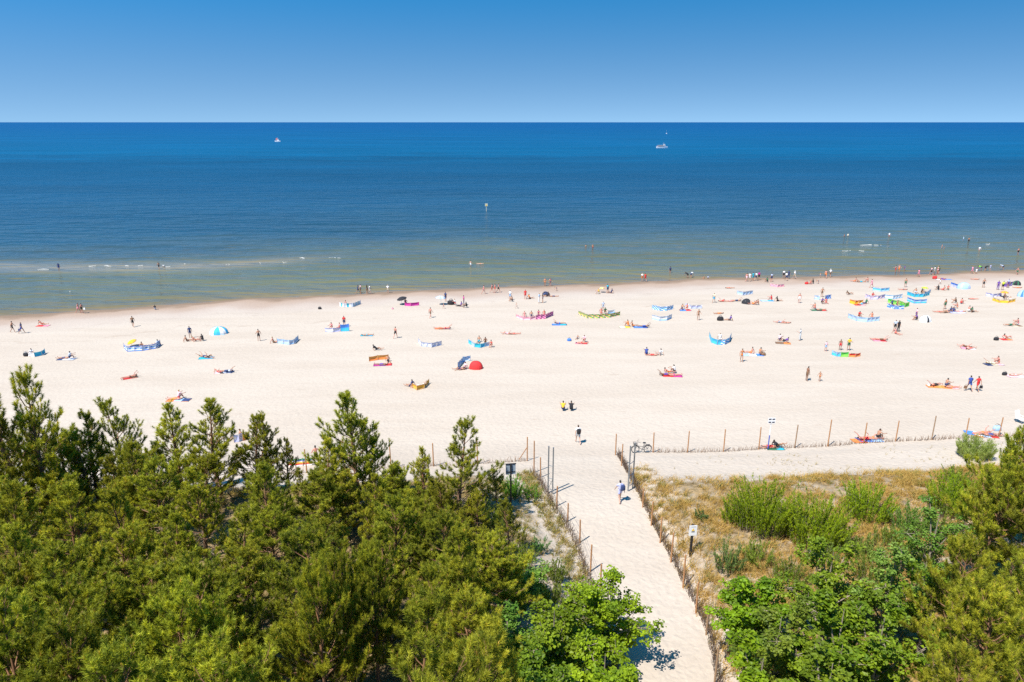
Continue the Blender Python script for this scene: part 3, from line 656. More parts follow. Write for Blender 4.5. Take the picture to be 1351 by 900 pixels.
# the pines whose tops stand out, each traced from the picture: top x, top y, metres ahead, prototype, width, label
SKYLINE = [
 (26, 500, 34, 3, .85, 'tall bushy pine at the very edge, its top reaching highest against the sand'),
 (-18, 508, 33, 0, .95, 'pine cut by the picture edge beside the highest bushy pine'),
 (72, 556, 36, 5, .9, 'slim pine with thin top between the edge pine and a forked one'),
 (108, 540, 37, 1, .95, 'dark full pine standing beside the forked pine above the sand'),
 (150, 527, 38, 3, .85, 'forked pine leaning outwards with a loose top against the sand'),
 (172, 578, 33, 5, .9, 'low young pine in the dip behind the forked pine'),
 (222, 528, 40, 5, 1.0, 'slender pine with open crown just below the lying sunbathers'),
 (274, 525, 38, 0, 1.0, 'broad cone shaped pine with a dense dark crown and bare trunk'),
 (330, 545, 39, 3, .8, 'thin two topped pine in front of the orange and lavender windbreak'),
 (346, 541, 40, 5, .8, 'narrow pine with upright shoots beside the two topped pine'),
 (375, 572, 40, 1, .7, 'short pine next to the rainbow windbreak'),
 (459, 517, 36, 0, 1.0, 'free standing pointed pine, most regular cone shape of the wood'),
 (484, 552, 37, 3, .8, 'side pine leaning from the pointed free standing pine'),
 (556, 585, 36, 5, .75, 'small pine with yellow green tip left of the ragged pine'),
 (603, 556, 35, 3, .95, 'ragged pine with a crooked top rising before the beach fence'),
 (425, 578, 34, 1, .9, 'middling pine in front of the man by the rainbow windbreak'),
 (655, 612, 37, 2, .62, 'squat dense pine beside the back of the grey sign'),
 (520, 612, 33, 6, .8, 'rounded pine whose top just covers the foot of the beach fence'),
]
for (px, py, dist, k, wd, lab) in SKYLINE:
    p = at_depth(px, py + 9, dist * DS); place_pine(k, p.x, p.y, p.z, lab, 'pines along the edge of the wood', wid=wd * 1.3, rnd=random)

# the closed wood nearer the camera: rows of pines, their tops set in the picture
rw = random.Random(3)
INNER = []
for dist, ytop, x0, x1, step in ((37, 596, 30, 660, 58), (34, 612, -60, 640, 62), (31, 636, -60, 690, 66), (27, 668, -80, 700, 74), (23.5, 716, -110, 640, 84), (20, 770, -120, 560, 92), (17, 826, -140, 640, 105), (14.2, 905, -160, 640, 120)):
    x = x0 + rw.uniform(0, step * .5)
    while x < x1:
        INNER.append((x + rw.uniform(-22, 22), ytop + rw.uniform(-24, 36), dist + rw.uniform(-1.4, 1.4))); x += step
for (px, py, dist) in INNER:
    if 405 < px < 505 and py > 735: continue       # a gap with bare trunks
    if px > 600 and py < 700: py += 25
    if dist > 35.5: py += (px > 380) * 14
    if dist > 33 and (px < 60): py -= 40
    p = at_depth(px, py, dist * DS)
    place_pine(rw.choice([2, 4, 6, 2, 4, 0, 3, 6, 1, 0]), p.x, p.y, p.z, 'green pine in the closed wood, its crown merging with its neighbours', 'pines of the closed wood', wid=rw.uniform(.95, 1.15), rnd=rw)
# orange-barked bare trunks in the gap
for (px, py, dist, lab) in ((438, 752, 20.5, 'pine with a sunlit orange trunk in the gap of the wood'), (487, 742, 21.5, 'pine with a dark straight trunk in the gap of the wood'), (412, 770, 19.0, 'shaded pine on the dark side of the gap in the wood')):
    p = at_depth(px, py, dist * DS)
    place_pine(4, p.x, p.y, p.z, lab, 'pines with bare trunks', wid=.62, rnd=rw)

for (px, py, dist, k, wd) in ((585, 640, 33, 2, .8), (628, 650, 33.5, 6, .75), (560, 668, 29, 4, .9), (605, 690, 28, 6, .9), (640, 700, 29, 2, .75), (655, 735, 25.5, 4, .8), (600, 740, 24, 2, .95), (560, 760, 21.5, 6, .95), (620, 795, 20.5, 4, .9)):
    p = at_depth(px, py, dist * DS); place_pine(k, p.x, p.y, p.z, 'green pine in the closed wood, its crown merging with its neighbours', 'pines of the closed wood', wid=wd, rnd=rw)
# ---- right-hand pines
for (px, py, dist, k, wd, lab) in ((1352, 585, 31, 4, 1.0, 'big dark pine cut by the edge, beside the tall grass clump'), (1325, 618, 28, 2, .85, 'dark pine in front of the big edge pine, with a thick trunk'),
                                   (1392, 600, 27, 6, 1.1, 'pine mostly outside the picture beyond the big dark pine'), 
                                   (1290, 722, 22.5, 6, .85, 'olive pine right under the dark edge pines'), (1310, 795, 19, 4, .9, 'leaning brownish pine with a visible red trunk near the corner'), (1370, 740, 22, 2, 1.0, 'pine half cut by the edge above the corner'), (1260, 868, 16.2, 6, .8, 'lowest pine in the corner, tan tipped and open'), (1365, 850, 17, 0, .9, 'pine in the very corner of the wood')):
    p = at_depth(px, py, dist * DS); place_pine(k, p.x, p.y, p.z, lab, 'pines beyond the path', wid=wd, rnd=rw)

# ---- broadleaved trees and bushes
MAPLE = ((.070, .115, .003), (.155, .215, .006))
def place_broad(px, pbase, dist_or_none, htop, rx, seed, label, cat, name='tree', **kw):
    if dist_or_none is None: g = ground(px, pbase)
    else:
        p = at_depth(px, pbase, dist_or_none); g = Vector((p.x, p.y, float(zf(p.x, p.y))))
    tr, cr, _ = broad_meshes(seed, htop, rx, **kw)
    t = thing(name, g, label, cat, 'leafy trees and bushes', random.uniform(0, 6.28)); link('trunk', tr, t); link('crown', cr, t)
    return t
def broad_top(px, ptop, dist, rx, seed, label, cat='tree', name='maple_tree', **kw):
    p = at_depth(px, ptop, dist * DS); z0 = float(zf(p.x, p.y)); tr, cr, _ = broad_meshes(seed, p.z - z0, rx, **kw)
    t = thing(name, (p.x, p.y, z0), label, cat, 'leafy trees and bushes', 0.0); link('trunk', tr, t); link('crown', cr, t)
    return t
broad_top(798, 765, 25, 2.1, 31, 'bright green maple leaning over the sand path', cols=MAPLE, nclump=430, k=26, size=.072, lobes=13, rad=.31)
broad_top(735, 795, 22.5, 1.6, 32, 'darker leafy tree tucked behind the bright path maple', cols=((.06, .09, .004), (.12, .16, .007)), nclump=170, k=36, lobes=9)
broad_top(800, 850, 20.5, 1.5, 33, 'small maple at the foot of the bright path maple', cols=MAPLE, nclump=150, k=36, lobes=8)
broad_top(1000, 765, 24.5, 1.6, 34, 'fresh green maple bush beside the path fence, foremost of the leafy clump', cols=((.055, .10, .003), (.125, .19, .006)), nclump=210, k=40, lobes=10)
broad_top(1035, 800, 21.5, 1.9, 35, 'olive green leafy bush right behind the fresh maple bush', cols=((.055, .082, .008), (.12, .145, .014)), nclump=200, k=36, lobes=9, size=.07)
broad_top(1105, 715, 25, 1.9, 36, 'round leafy bush with a gap of pale sand showing', cols=((.06, .095, .005), (.135, .17, .009)), nclump=210, k=34, lobes=10, size=.075)
broad_top(1115, 790, 21, 2.0, 37, 'large dark hollow leafy bush in the middle of the clump', cols=((.05, .09, .004), (.115, .16, .007)), nclump=230, k=38, lobes=10)
broad_top(1185, 715, 25, 1.7, 38, 'yellowish green bush between the willows and the olive pine', cols=((.07, .12, .014), (.13, .18, .03)), nclump=170, k=34, lobes=8, size=.07)
broad_top(1010, 850, 19, 1.7, 39, 'low bright maple at the bottom edge beside the path', cols=MAPLE, nclump=180, k=38, lobes=8)
broad_top(1100, 860, 18, 1.8, 40, 'low leafy bush at the bottom edge between maple and pines', cols=((.06, .095, .005), (.135, .17, .009)), nclump=190, k=36, lobes=8)
broad_top(1240, 668, 29, 1.5, 41, 'small mixed bush below the tall grass clump', cols=((.055, .11, .012), (.10, .165, .022)), nclump=140, k=32, lobes=7, size=.065, low=.05)
broad_top(690, 742, 28, 1.2, 42, 'light green bush on the left dune above the path maple', cols=((.06, .13, .014), (.12, .19, .028)), nclump=130, k=30, lobes=7, size=.065, low=.05)
broad_top(668, 812, 22, 1.6, 43, 'leafy bush between the wood and the path maple', cols=((.05, .11, .012), (.10, .17, .02)), nclump=150, k=32, lobes=8, size=.07, low=.05)
broad_top(705, 868, 19.5, 1.7, 44, 'shaded leafy tree at the bottom edge beside the wood', cols=((.055, .09, .004), (.11, .155, .007)), nclump=170, k=34, lobes=8)

def shrub(px, py, h, rx, seed, label, **kw):
    g = ground(px, py); st, fo, _ = wand_meshes(seed, h * 1.1, rx * 1.1, **kw)
    t = thing('willow_shrub', g, label, 'shrub', 'upright shrubs on the dunes'); link('stem', st, t); link('foliage', fo, t); return t
shrub(1003, 698, 2.8, 1.75, 51, 'tallest upright willow shrub on the tan dune grass', stems=170)
shrub(1072, 714, 2.5, 2.0, 52, 'broad upright willow shrub before the white sand gap', stems=180)
shrub(1142, 682, 2.0, 1.6, 53, 'feathery willow shrub standing nearest the sand strip', stems=120)
shrub(968, 690, 1.5, .8, 54, 'small willow shrub at the foot of the tallest one', stems=45)
shrub(1253, 676, 2.3, 1.5, 55, 'feathery willow shrub touching the dark pine', stems=130)
shrub(1198, 706, 1.7, 1.1, 56, 'low willow shrub in front of the bare sand patch', stems=60, cols=((.06, .12, .014), (.12, .19, .03)))
shrub(960, 752, 1.5, .9, 57, 'thin pale shrub by the white notice board', stems=34, cols=((.08, .12, .03), (.14, .19, .05)))
shrub(1285, 604, 1.5, 1.5, 58, 'clump of tall reed grass at the end of the sand strip', stems=110, cols=((.12, .16, .03), (.2, .24, .06)), leaf=.16, width=.009)
shrub(676, 655, 1.5, .7, 59, 'bright green shrub at the foot of the grey sign', stems=36, cols=((.06, .15, .012), (.12, .24, .02)))
shrub(702, 660, 1.0, .6, 60, 'low green plant on the path side of the grey sign', stems=26, cols=((.06, .14, .012), (.11, .21, .02)))
shrub(712, 728, .9, .5, 61, 'small bluish green plant on the bare left dune', stems=26, cols=((.05, .12, .03), (.09, .18, .05)))
shrub(925, 685, .55, .45, 62, 'tiny dark green plant in the tan grass', stems=20, cols=((.03, .08, .02), (.06, .12, .03)))
shrub(1140, 735, 1.2, 1.2, 63, 'yellow green low shrub under the willow shrubs', stems=50, cols=((.10, .15, .02), (.17, .21, .04)))
shrub(1085, 742, 1.0, 1.0, 64, 'low yellowish shrub beneath the broad willow shrub', stems=40, cols=((.09, .14, .02), (.15, .20, .035)))
shrub(690, 800, 1.2, .9, 65, 'grassy green shrub beside the path maple', stems=40, cols=((.06, .13, .014), (.12, .19, .03)))

LOWG = ((.085, .125, .012), (.16, .195, .025))
for (px, py, h, rx, sd, lab) in ((1000, 742, 1.1, .9, 66, 'low shrub at the edge of the tan grass above the fresh maple bush'), (1040, 768, 1.2, 1.1, 67, 'low shrub tucked between the maple bush and the broad willow'), (1152, 768, 1.4, 1.2, 68, 'low shrub filling the hollow of the leafy clump'), (1205, 748, 1.3, 1.2, 69, 'low shrub before the yellowish green bush'),
                               (1232, 705, 1.4, 1.1, 70, 'low shrub under the small mixed bush'), (1175, 722, 1.1, 1.1, 71, 'low shrub in front of the feathery willow by the strip'), (1110, 722, 1.0, 1.0, 72, 'low shrub between broad and feathery willow'), (1262, 640, 1.3, 1.0, 73, 'low shrub beneath the tall reed grass'),
                               (655, 700, 1.1, 1.0, 74, 'low shrub where the wood meets the bare left dune'), (688, 745, 1.1, 1.0, 75, 'low shrub on the bare left dune'), (730, 765, 1.0, .9, 76, 'low shrub above the bright path maple'), (722, 800, 1.2, 1.0, 77, 'low shrub beside the darker leafy tree'), (640, 690, 1.2, 1.1, 78, 'low shrub at the skirts of the squat dense pine')):
    shrub(px, py, h, rx, sd, lab, stems=46, cols=LOWG)
broad_top(1170, 800, 20.5, 1.6, 45, 'light green leafy tree at the left foot of the corner pines', cols=((.065, .105, .005), (.14, .185, .009)), nclump=190, k=30, lobes=9, size=.075, rad=.32)
broad_top(1240, 735, 24, 1.4, 46, 'leafy green bush beneath the dark edge pines', cols=((.06, .10, .005), (.135, .18, .009)), nclump=150, k=30, lobes=8, size=.07, rad=.32)
# ---- grass
def scatter(n, x0, x1, y0, y1, seed, accept):
    rng = np.random.default_rng(seed); x = rng.uniform(x0, x1, n); y = rng.uniform(y0, y1, n)
    k = accept(x, y, rng.random(n)); x, y = x[k], y[k]
    return np.stack([x, y, zf(x, y) - .02], 1), rng
def grass_obj(name, v, c, label):
    return tag(link(name, tri_mesh(name, v, c, GRASS)), label, 'grass', kind='stuff')
# tan marram on the right dune
def acc_r(x, y, u):
    yf = yfence(x); dd = x - xright(y)
    dens = sstep(.8, 2.0, dd) * sstep(-6.7, -8.0, y - yf) * np.clip(.74 + 2.8 * fbm(x * .33, y * .33, 40), 0, 1)
    dens = np.maximum(dens, .8 * sstep(.1, .35, dd) * sstep(2.6, 1.4, dd) * sstep(-2, -6, y - yf))
    return u < dens
P1, rg = scatter(21000, 3, 46, 14, 54, 71, acc_r)
v, c = grass_verts(P1, rg, 18, .52, .012, .5, .22)
g1 = rg.random(len(P1)) < .22
v2, c2 = grass_verts(P1[g1], rg, 16, .5, .012, .5, .2, (.09, .11, .02), (.18, .18, .05))
grass_obj('marram_grass', np.concatenate([v, v2]), np.concatenate([c, c2]), 'tan marram grass covering the dune beyond the path')
# sparse young marram on the sand strip
def acc_s(x, y, u):
    yf = yfence(x); q = y - yf
    return u < .5 * sstep(-8.2, -6.2, q) * sstep(-.6, -2.4, q) * sstep(2.5, 9, x - xright(y)) * np.clip(.4 + 2.6 * fbm(x * .3, y * .5, 44), 0, 1)
P2, rg = scatter(4200, 12, 44, 42, 58, 72, acc_s)
v, c = grass_verts(P2, rg, 4, .34, .009, .3, .05, (.26, .19, .09), (.36, .29, .15))
grass_obj('sparse_grass', v, c, 'sparse thin grass stalks planted in the white sand strip')
# left dune
def acc_l(x, y, u):
    yf = yfence(x); dd = xleft(y) - x; q = y - yf
    dens = np.maximum(1.2 * sstep(.15, .5, dd) * sstep(2.0, 1.2, dd) * sstep(-2, -4, q), .62 * sstep(.6, 2, dd) * sstep(-3.5, -5.5, q) * np.clip(.35 + 2.6 * fbm(x * .4, y * .4, 48), 0, 1))
    return u < dens
P3, rg = scatter(24000, -36, 14, 12, 54, 73, acc_l)
v, c = grass_verts(P3, rg, 16, .5, .012, .5, .2, (.17, .13, .03), (.34, .25, .075))
g3 = rg.random(len(P3)) < .42
v2, c2 = grass_verts(P3[g3], rg, 14, .42, .013, .55, .2, (.07, .11, .015), (.14, .18, .035))
grass_obj('dune_grass', np.concatenate([v, v2]), np.concatenate([c, c2]), 'green and straw coloured grass on the wooded dune')
# ------------------------------------------------------------------ fences, gates, signs
WOOD = plain('weathered_wood', (.40, .20, .085), .8, .3, 9)
WOOD2 = plain('greyed_wood', (.30, .19, .11), .85, .3, 9)
DBRUSH = plain('dark_brushwood', (.115, .07, .045), .9, .35, 5)
BRUSHM = plain('dry_brushwood', (.21, .125, .07), .9, .35, 5)
WIRE = plain('fence_wire', (.22, .2, .18), .5, .1, 5, .6)
STEEL = plain('galvanised_steel', (.30, .33, .36), .4, .1, 8, .7)
DARKM = plain('dark_metal', (.03, .03, .035), .45, .2, 8, .3)
WHITE = plain('white_paint', (.78, .78, .78), .5, .04, 5)
BLUEP = plain('blue_paint', (.05, .10, .42), .45, .1, 5)
YEL = plain('yellow_paint', (.80, .50, .03), .5, .08, 5)
BLACK = plain('black_plastic', (.015, .015, .018), .5, .15, 5)
GREYP = plain('grey_panel', (.30, .36, .42), .45, .08, 4)

def post_mesh(parent, p, h, mat, rnd, r=.05):
    mb = MB(); lx, ly = rnd.uniform(-.03, .03), rnd.uniform(-.03, .03)
    mb.tube([(0, 0, -.3), (lx * .4, ly * .4, h * .5), (lx, ly, h), (lx, ly, h + .03)], [r, r, r * .92, r * .6], mat, 7)
    o = mb.build('post', parent); o.location = p; return o

def post_fence(name, posts, label, cat='fence', brush=.35, bdens=10, wires=(.5, 1.1), mat=None, side=0.0, brushmat=None, wide=.10):
    """posts: list of (world point, height); brushwood bundles stand in a row between them"""
    rnd = random.Random(len(posts) * 7 + int(posts[0][0].x * 10)); mat = mat or WOOD
    o0 = posts[0][0]
    root = thing(name, o0, label, cat)
    for p, h in posts: post_mesh(root, p - o0, h, mat if rnd.random() < .8 else WOOD2, rnd)
    if wires:
        mb = MB()
        for (a, ha), (b, hb) in zip(posts[:-1], posts[1:]):
            for zz in wires:
                if rnd.random() < .12: continue
                m = (a + b) / 2 - o0 + Vector((0, 0, zz - .06))
                mb.tube([a - o0 + Vector((0, 0, zz)), m, b - o0 + Vector((0, 0, zz))], .006, WIRE, 4)
        mb.build('wire', root)
    if brush:
        mb = MB()
        for (a, ha), (b, hb) in zip(posts[:-1], posts[1:]):
            d = b - a; n = int(d.length * bdens)
            nx_ = Vector((-d.y, d.x, 0)).normalized()
            for i in range(n):
                if rnd.random() < .18: continue
                t = (i + rnd.random()) / n; q = a + d * t + nx_ * (side + rnd.uniform(-wide, wide)); q.z = float(zf(q.x, q.y))
                hh = brush * rnd.uniform(.45, 1.25); q = q - o0
                e = q + Vector((rnd.uniform(-.22, .22), rnd.uniform(-.22, .22), hh))
                mb.tube([q - Vector((0, 0, .05)), (q + e) / 2 + Vector((rnd.uniform(-.05, .05), rnd.uniform(-.05, .05), 0)), e], [.014, .011, .005], brushmat or BRUSHM, 3, cap=False)
        mb.build('brushwood', root)
    return root

def px_posts(lst, zlift=0):
    out = []
    for (x, yt, yb) in lst:
        g = ground(x, yb); t = at_depth(x, yt, g.y); out.append((g, max(.8, t.z - g.z)))
    return out
post_fence('post_fence', px_posts(FENCE_R_PX), 'long row of thin wooden posts with dry brushwood along the sand strip', brush=.42, bdens=26, wires=None)
post_fence('post_fence', px_posts(FENCE_L_PX), 'row of wooden posts and low brushwood disappearing behind the pines', brush=.42, bdens=26, wires=None)
# along the path
RP = [(812, 573, 600.5), (820, 586, 614.5), (848, 645, 669.5), (859, 662, 693.5), (871, 683, 716), (885, 703, 742), (901, 732.5, 775.5), (918, 769, 809), (931.5, 800, 838), (942.5, 854, 902), (956, 905, 962)]
post_fence('path_fence', px_posts(RP), 'leaning wooden fence with dark brushwood on the dune grass side of the path', brush=.66, bdens=42, wires=(.55, 1.15), side=.2, wide=.12, brushmat=DBRUSH)
LP = [(704.5, 582, 623.5), (713, 604, 630), (734.5, 642, 668), (749, 664, 688), (765, 686, 716), (779, 719, 754), (791.5, 745, 787)]
post_fence('path_fence', px_posts(LP), 'wooden post fence with grassy brush on the wooded side of the path', brush=.6, bdens=34, wires=(.55, 1.1), side=-.26, wide=.18, brushmat=DBRUSH)
# diagonal brace at the corner post
g = ground(695.5, 608); root = None
for o in COL.objects:
    if o.get('label', '').startswith('row of wooden posts and low'): root = o
mb = MB(); g2 = ground(685, 606); mb.tube([g2 - root.location, g + Vector((0, 0, 1.25)) - root.location], .035, WOOD, 6); mb.build('brace', root)

def gate(px1, yt1, yb1, px2, yt2, yb2, label):
    a = ground(px1, yb1); b = ground(px2, yb2); h = (at_depth(px1, yt1, a.y).z - a.z + at_depth(px2, yt2, b.y).z - b.z) / 2
    root = thing('metal_gate', a, label, 'gate')
    d = b - a; d.z = 0
    for q in (Vector((0, 0, 0)), d):
        mb = MB(); mb.box(q + Vector((0, 0, h / 2 - .15)), (.09, .09, h + .3), STEEL); mb.build('post', root)
    mb = MB()
    for z in (.35, h * .33, h * .6):
        mb.tube([(0, 0, z), d + Vector((0, 0, z))], .022, STEEL, 6)
    mb.tube([(0, 0, .35), d + Vector((0, 0, h * .33))], .018, STEEL, 6)
    mb.build('crossbar', root)
gate(723, 591, 650.5, 729, 588, 652, 'tall grey metal gate posts on the wooded side of the path')
gate(828.5, 582, 648, 834.5, 592, 644, 'tall grey metal gate frame on the strip side of the path')

# signs
def sign_back():
    g = ground(674, 668); top = at_depth(674, 612, g.y); h = top.z - g.z
    root = thing('notice_sign', g, 'grey blue notice board seen from behind on a dark post among the bushes', 'sign', rz=R(8))
    mb = MB(); mb.box((0, 0, h / 2 - .1), (.10, .08, h + .2), BLACK); mb.build('post', root)
    mb = MB(); mb.box((0, .07, h - .42), (.66, .03, .78), GREYP); bo = mb.build('board', root)
    mb = MB(); mb.box((0, .04, h - .02), (.72, .05, .05), BLACK); mb.box((0, .045, h - .62), (.6, .03, .05), BLACK); mb.build('batten', root)
sign_back()
def sign_front():
    g = ground(910.5, 734); top = at_depth(910.5, 692.5, g.y); h = top.z - g.z
    root = thing('notice_sign', g, 'white notice with a yellow warning triangle on a black post in the dune grass', 'sign', rz=R(4))
    mb = MB(); mb.box((0, 0, h / 2 - .1), (.12, .12, h + .2), BLACK); mb.build('post', root)
    w_, h_ = .48, .68; zc = h - h_ / 2; mb = MB(); mb.box((0, -.085, zc), (w_, .03, h_), WHITE); bo = mb.build('board', root)
    mb = MB()
    mb.add([(-.10, -.106, zc - .01), (.10, -.106, zc - .01), (0, -.106, zc + .17), (-.10, -.102, zc - .01), (.10, -.102, zc - .01), (0, -.102, zc + .17)], [(0, 1, 2), (0, 3, 4, 1), (1, 4, 5, 2), (2, 5, 3, 0)], YEL)
    mb.box((0, -.104, zc - .075), (.19, .008, .05), BLACK)
    mb.box((0, -.104, zc + .27), (.26, .008, .03), plain('grey_ink', (.35, .35, .38), .6, .1))
    mb.build('marking', root)
sign_front()
def sign_dir():
    g = ground(1013, 593); top = at_depth(1013, 551.5, g.y); h = top.z - g.z
    root = thing('direction_sign', g, 'white board with four dark marks on a white and blue pole by the fence', 'sign')
    mb = MB(); mb.tube([(0, 0, -.2), (0, 0, h * .46)], .05, BLUEP, 8); mb.build('pole', root)
    mb = MB(); mb.tube([(0, 0, h * .46), (0, 0, h)], .045, WHITE, 8); mb.build('pole', root)
    mb = MB(); mb.box((0, -.07, h - .22), (.62, .03, .5), WHITE); mb.build('board', root)
    mb = MB()
    for sx in (-1, 1):
        for z in (h - .08, h - .36): mb.box((sx * .15, -.09, z), (.22, .012, .10), plain('navy_ink', (.02, .022, .05), .5, .1), rot=Matrix.Rotation(-.06, 3, 'Y'))
    mb.build('marking', root)
sign_dir()

def bicycle():
    g = ground(846, 597.5); root = thing('bicycle', g, 'dark city bicycle with a basket leaning by the brush fence', 'bicycle', rz=R(184))
    TY = plain('tyre_rubber', (.02, .02, .02), .8, .1); FR = plain('bike_frame', (.05, .06, .08), .35, .1, 5, .4)
    r = .35
    for x in (-.53, .53):
        mb = MB(); mb.ring((x, 0, r), (0, 1, 0), r - .025, .024, TY, 30, 6); w_ = mb.build('wheel', root)
        mb = MB(); mb.ring((x, 0, r), (0, 1, 0), r - .055, .012, STEEL, 28, 5); mb.tube([(x, -.03, r), (x, .03, r)], .03, STEEL, 8)
        for k in range(12):
            a = k * math.pi / 6; mb.tube([(x, 0, r), (x + (r - .06) * math.cos(a), 0, r + (r - .06) * math.sin(a))], .003, STEEL, 3)
        mb.build('rim', w_)
        mb = MB(); pts = [(x + (r + .035) * math.cos(t), 0, r + (r + .035) * math.sin(t)) for t in np.linspace(.35, 2.9, 12)]
        mb.tube(pts, .02, BLACK, 5); mb.build('mudguard', root)
    mb = MB(); bb = (-.06, 0, .30); st = (-.20, 0, .78); hd = (.38, 0, .82); hd2 = (.42, 0, .66)
    for a, b in ((bb, st), (bb, hd2), (hd, hd2), ((-.15, 0, .58), hd2), (bb, (-.53, 0, r)), (st, (-.53, 0, r)), (hd2, (.53, 0, r))): mb.tube([a, b], .02, FR, 7)
    mb.tube([bb, (-.06, .1, .30), (.03, .1, .16)], .012, STEEL, 5); mb.tube([bb, (-.06, -.1, .30), (-.15, -.1, .44)], .012, STEEL, 5)
    mb.build('frame', root)
    mb = MB(); mb.box((-.23, 0, .94), (.27, .17, .07), BLACK, taper=.7); mb.tube([st, (-.23, 0, .92)], .014, STEEL, 6); mb.build('saddle', root)
    mb = MB(); mb.tube([(hd[0], 0, .8), (.35, 0, 1.05)], .016, STEEL, 6); mb.tube([(.18, -.3, 1.08), (.33, -.2, 1.1), (.36, 0, 1.06), (.33, .2, 1.1), (.18, .3, 1.08)], .014, BLACK, 6); mb.build('handlebar', root)
    mb = MB()
    for z in (.78, .88, .98):
        q = .10 + (z - .78) * .18
        mb.tube([(.58 - q, -q - .06, z), (.58 + q, -q - .06, z), (.58 + q, q + .06, z), (.58 - q, q + .06, z), (.58 - q, -q - .06, z)], .009, BLACK, 4)
    for k in range(16):
        a = k * math.pi / 8; mb.tube([(.58 + .1 * math.cos(a), .14 * math.sin(a), .76), (.58 + .15 * math.cos(a), .21 * math.sin(a), .99)], .006, BLACK, 3)
    mb.box((.58, 0, .77), (.2, .28, .02), BLACK); mb.build('basket', root)
    mb = MB(); mb.box((-.52, 0, .74), (.36, .13, .02), BLACK); mb.tube([(-.65, .06, .74), (-.53, .05, .37)], .008, BLACK, 4); mb.tube([(-.65, -.06, .74), (-.53, -.05, .37)], .008, BLACK, 4); mb.build('rack', root)
bicycle()

def lounge_chair():
    g = ground(1346, 558); root = thing('beach_chair', g, 'white beach chair with raised back by the end of the fence', 'chair', rz=R(20))
    CL = plain('white_canvas', (.74, .74, .72), .8, .06, 8)
    mb = MB(); mb.box((0, 0, .40), (.56, .62, .05), CL); mb.build('seat', root)
    mb = MB(); mb.box((0, .42, .74), (.56, .05, .74), CL, rot=Matrix.Rotation(R(-18), 3, 'X')); mb.build('backrest', root)
    for sx in (-1, 1):
        for sy in (-1, 1):
            mb = MB(); mb.tube([(sx * .26, sy * .28, 0), (sx * .26, sy * .22, .4)], .02, STEEL, 6); mb.build('leg', root)
        mb = MB(); mb.tube([(sx * .29, -.25, .4), (sx * .29, -.25, .6), (sx * .29, .36, .62)], .02, WHITE, 6); mb.build('armrest', root)
lounge_chair()

# ------------------------------------------------------------------ boats and the sea mark
HULL = plain('white_hull', (.75, .77, .78), .3, .03, 1)
def hull(L, B, h, mat, band=None):
    mb = MB(); n = 12; vs = []; fs = []
    for i in range(n + 1):
        t = i / n; x = -L / 2 + L * t; wb = B / 2 * (1 - max(0, (t - .45) / .55) ** 2.2) * (.86 + .14 * min(1, t * 4)); sh_ = h * (1 + .28 * max(0, (t - .3)) ** 1.5)
        wk = max(wb, .03)
        vs += [(x, -wk, sh_), (x, -wk * .8, -.3), (x, wk * .8, -.3), (x, wk, sh_)]
    for i in range(n):
        b = i * 4
        fs += [(b, b + 4, b + 5, b + 1), (b + 1, b + 5, b + 6, b + 2), (b + 2, b + 6, b + 7, b + 3), (b + 3, b + 7, b + 4, b)]
    fs += [(0, 1, 2, 3), (n * 4 + 3, n * 4 + 2, n * 4 + 1, n * 4)]
    mb.add(vs, fs, mat); return mb
def motor_boat():
    x, y = on_plane(873.5, 195.3); root = thing('motor_boat', (x, y, 0), 'white excursion boat with a dark open deck crossing the deep blue sea', 'boat', rz=R(6))
    hull(13.5, 4.0, 1.7, HULL).build('hull', root)
    D_ = plain('dark_cabin', (.035, .025, .035), .4, .2)
    mb = MB(); mb.box((-1.2, 0, 2.35), (7.2, 2.9, 1.3), D_, taper=.92); mb.build('cabin', root)
    mb = MB(); mb.box((-1.2, 0, 3.09), (7.6, 3.1, .14), HULL); mb.build('roof', root)
    mb = MB(); mb.box((2.4, 0, 3.75), (2.0, 2.2, 1.2), HULL, taper=.75); mb.box((2.4, 0, 3.8), (1.9, 2.24, .4), D_); mb.build('wheelhouse', root)
    mb = MB(); mb.tube([(1.6, 0, 4.2), (1.6, 0, 6.2)], .06, WHITE, 5); mb.build('mast', root)
    mb = MB(); RED_ = plain('boat_red', (.45, .10, .10), .5, .1)
    for px_ in (-5.6, -5.0, 4.4): mb.tube([(px_, .8, 1.75), (px_, .8, 2.5)], .18, RED_, 6)
    for sy in (-1.7, 1.7): mb.tube([(-6.4, sy, 2.5), (4.2, sy, 2.6)], .05, WHITE, 4)
    mb.build('railing', root)
motor_boat()
def sail_small():
    x, y = on_plane(366.5, 187); root = thing('fishing_boat', (x, y, 0), 'small white fishing cutter with a reddish stern sail, alone on the water', 'boat', rz=R(-8))
    hull(9.0, 3.2, 1.5, HULL).build('hull', root)
    mb = MB(); mb.box((1.2, 0, 2.6), (2.6, 2.2, 2.2), HULL, taper=.85); mb.build('wheelhouse', root)
    mb = MB(); mb.box((1.3, 0, 3.0), (2.5, 2.28, .5), BLACK); mb.build('window', root)
    mb = MB(); mb.tube([(.2, 0, 1.4), (.2, 0, 6.4)], .09, WHITE, 6); mb.build('mast', root)
    SAIL = plain('red_brown_sail', (.40, .14, .16), .8, .1, 3)
    mb = MB(); vs = [(-.1, 0, 5.9), (-2.9, .25, 5.0), (-3.3, .15, 2.2), (-.1, 0, 2.0), (-.1, .06, 5.9), (-2.9, .31, 5.0), (-3.3, .21, 2.2), (-.1, .06, 2.0)]
    mb.add(vs, [(0, 1, 2, 3), (7, 6, 5, 4), (0, 4, 5, 1), (1, 5, 6, 2), (2, 6, 7, 3)], SAIL); mb.build('sail', root)
sail_small()
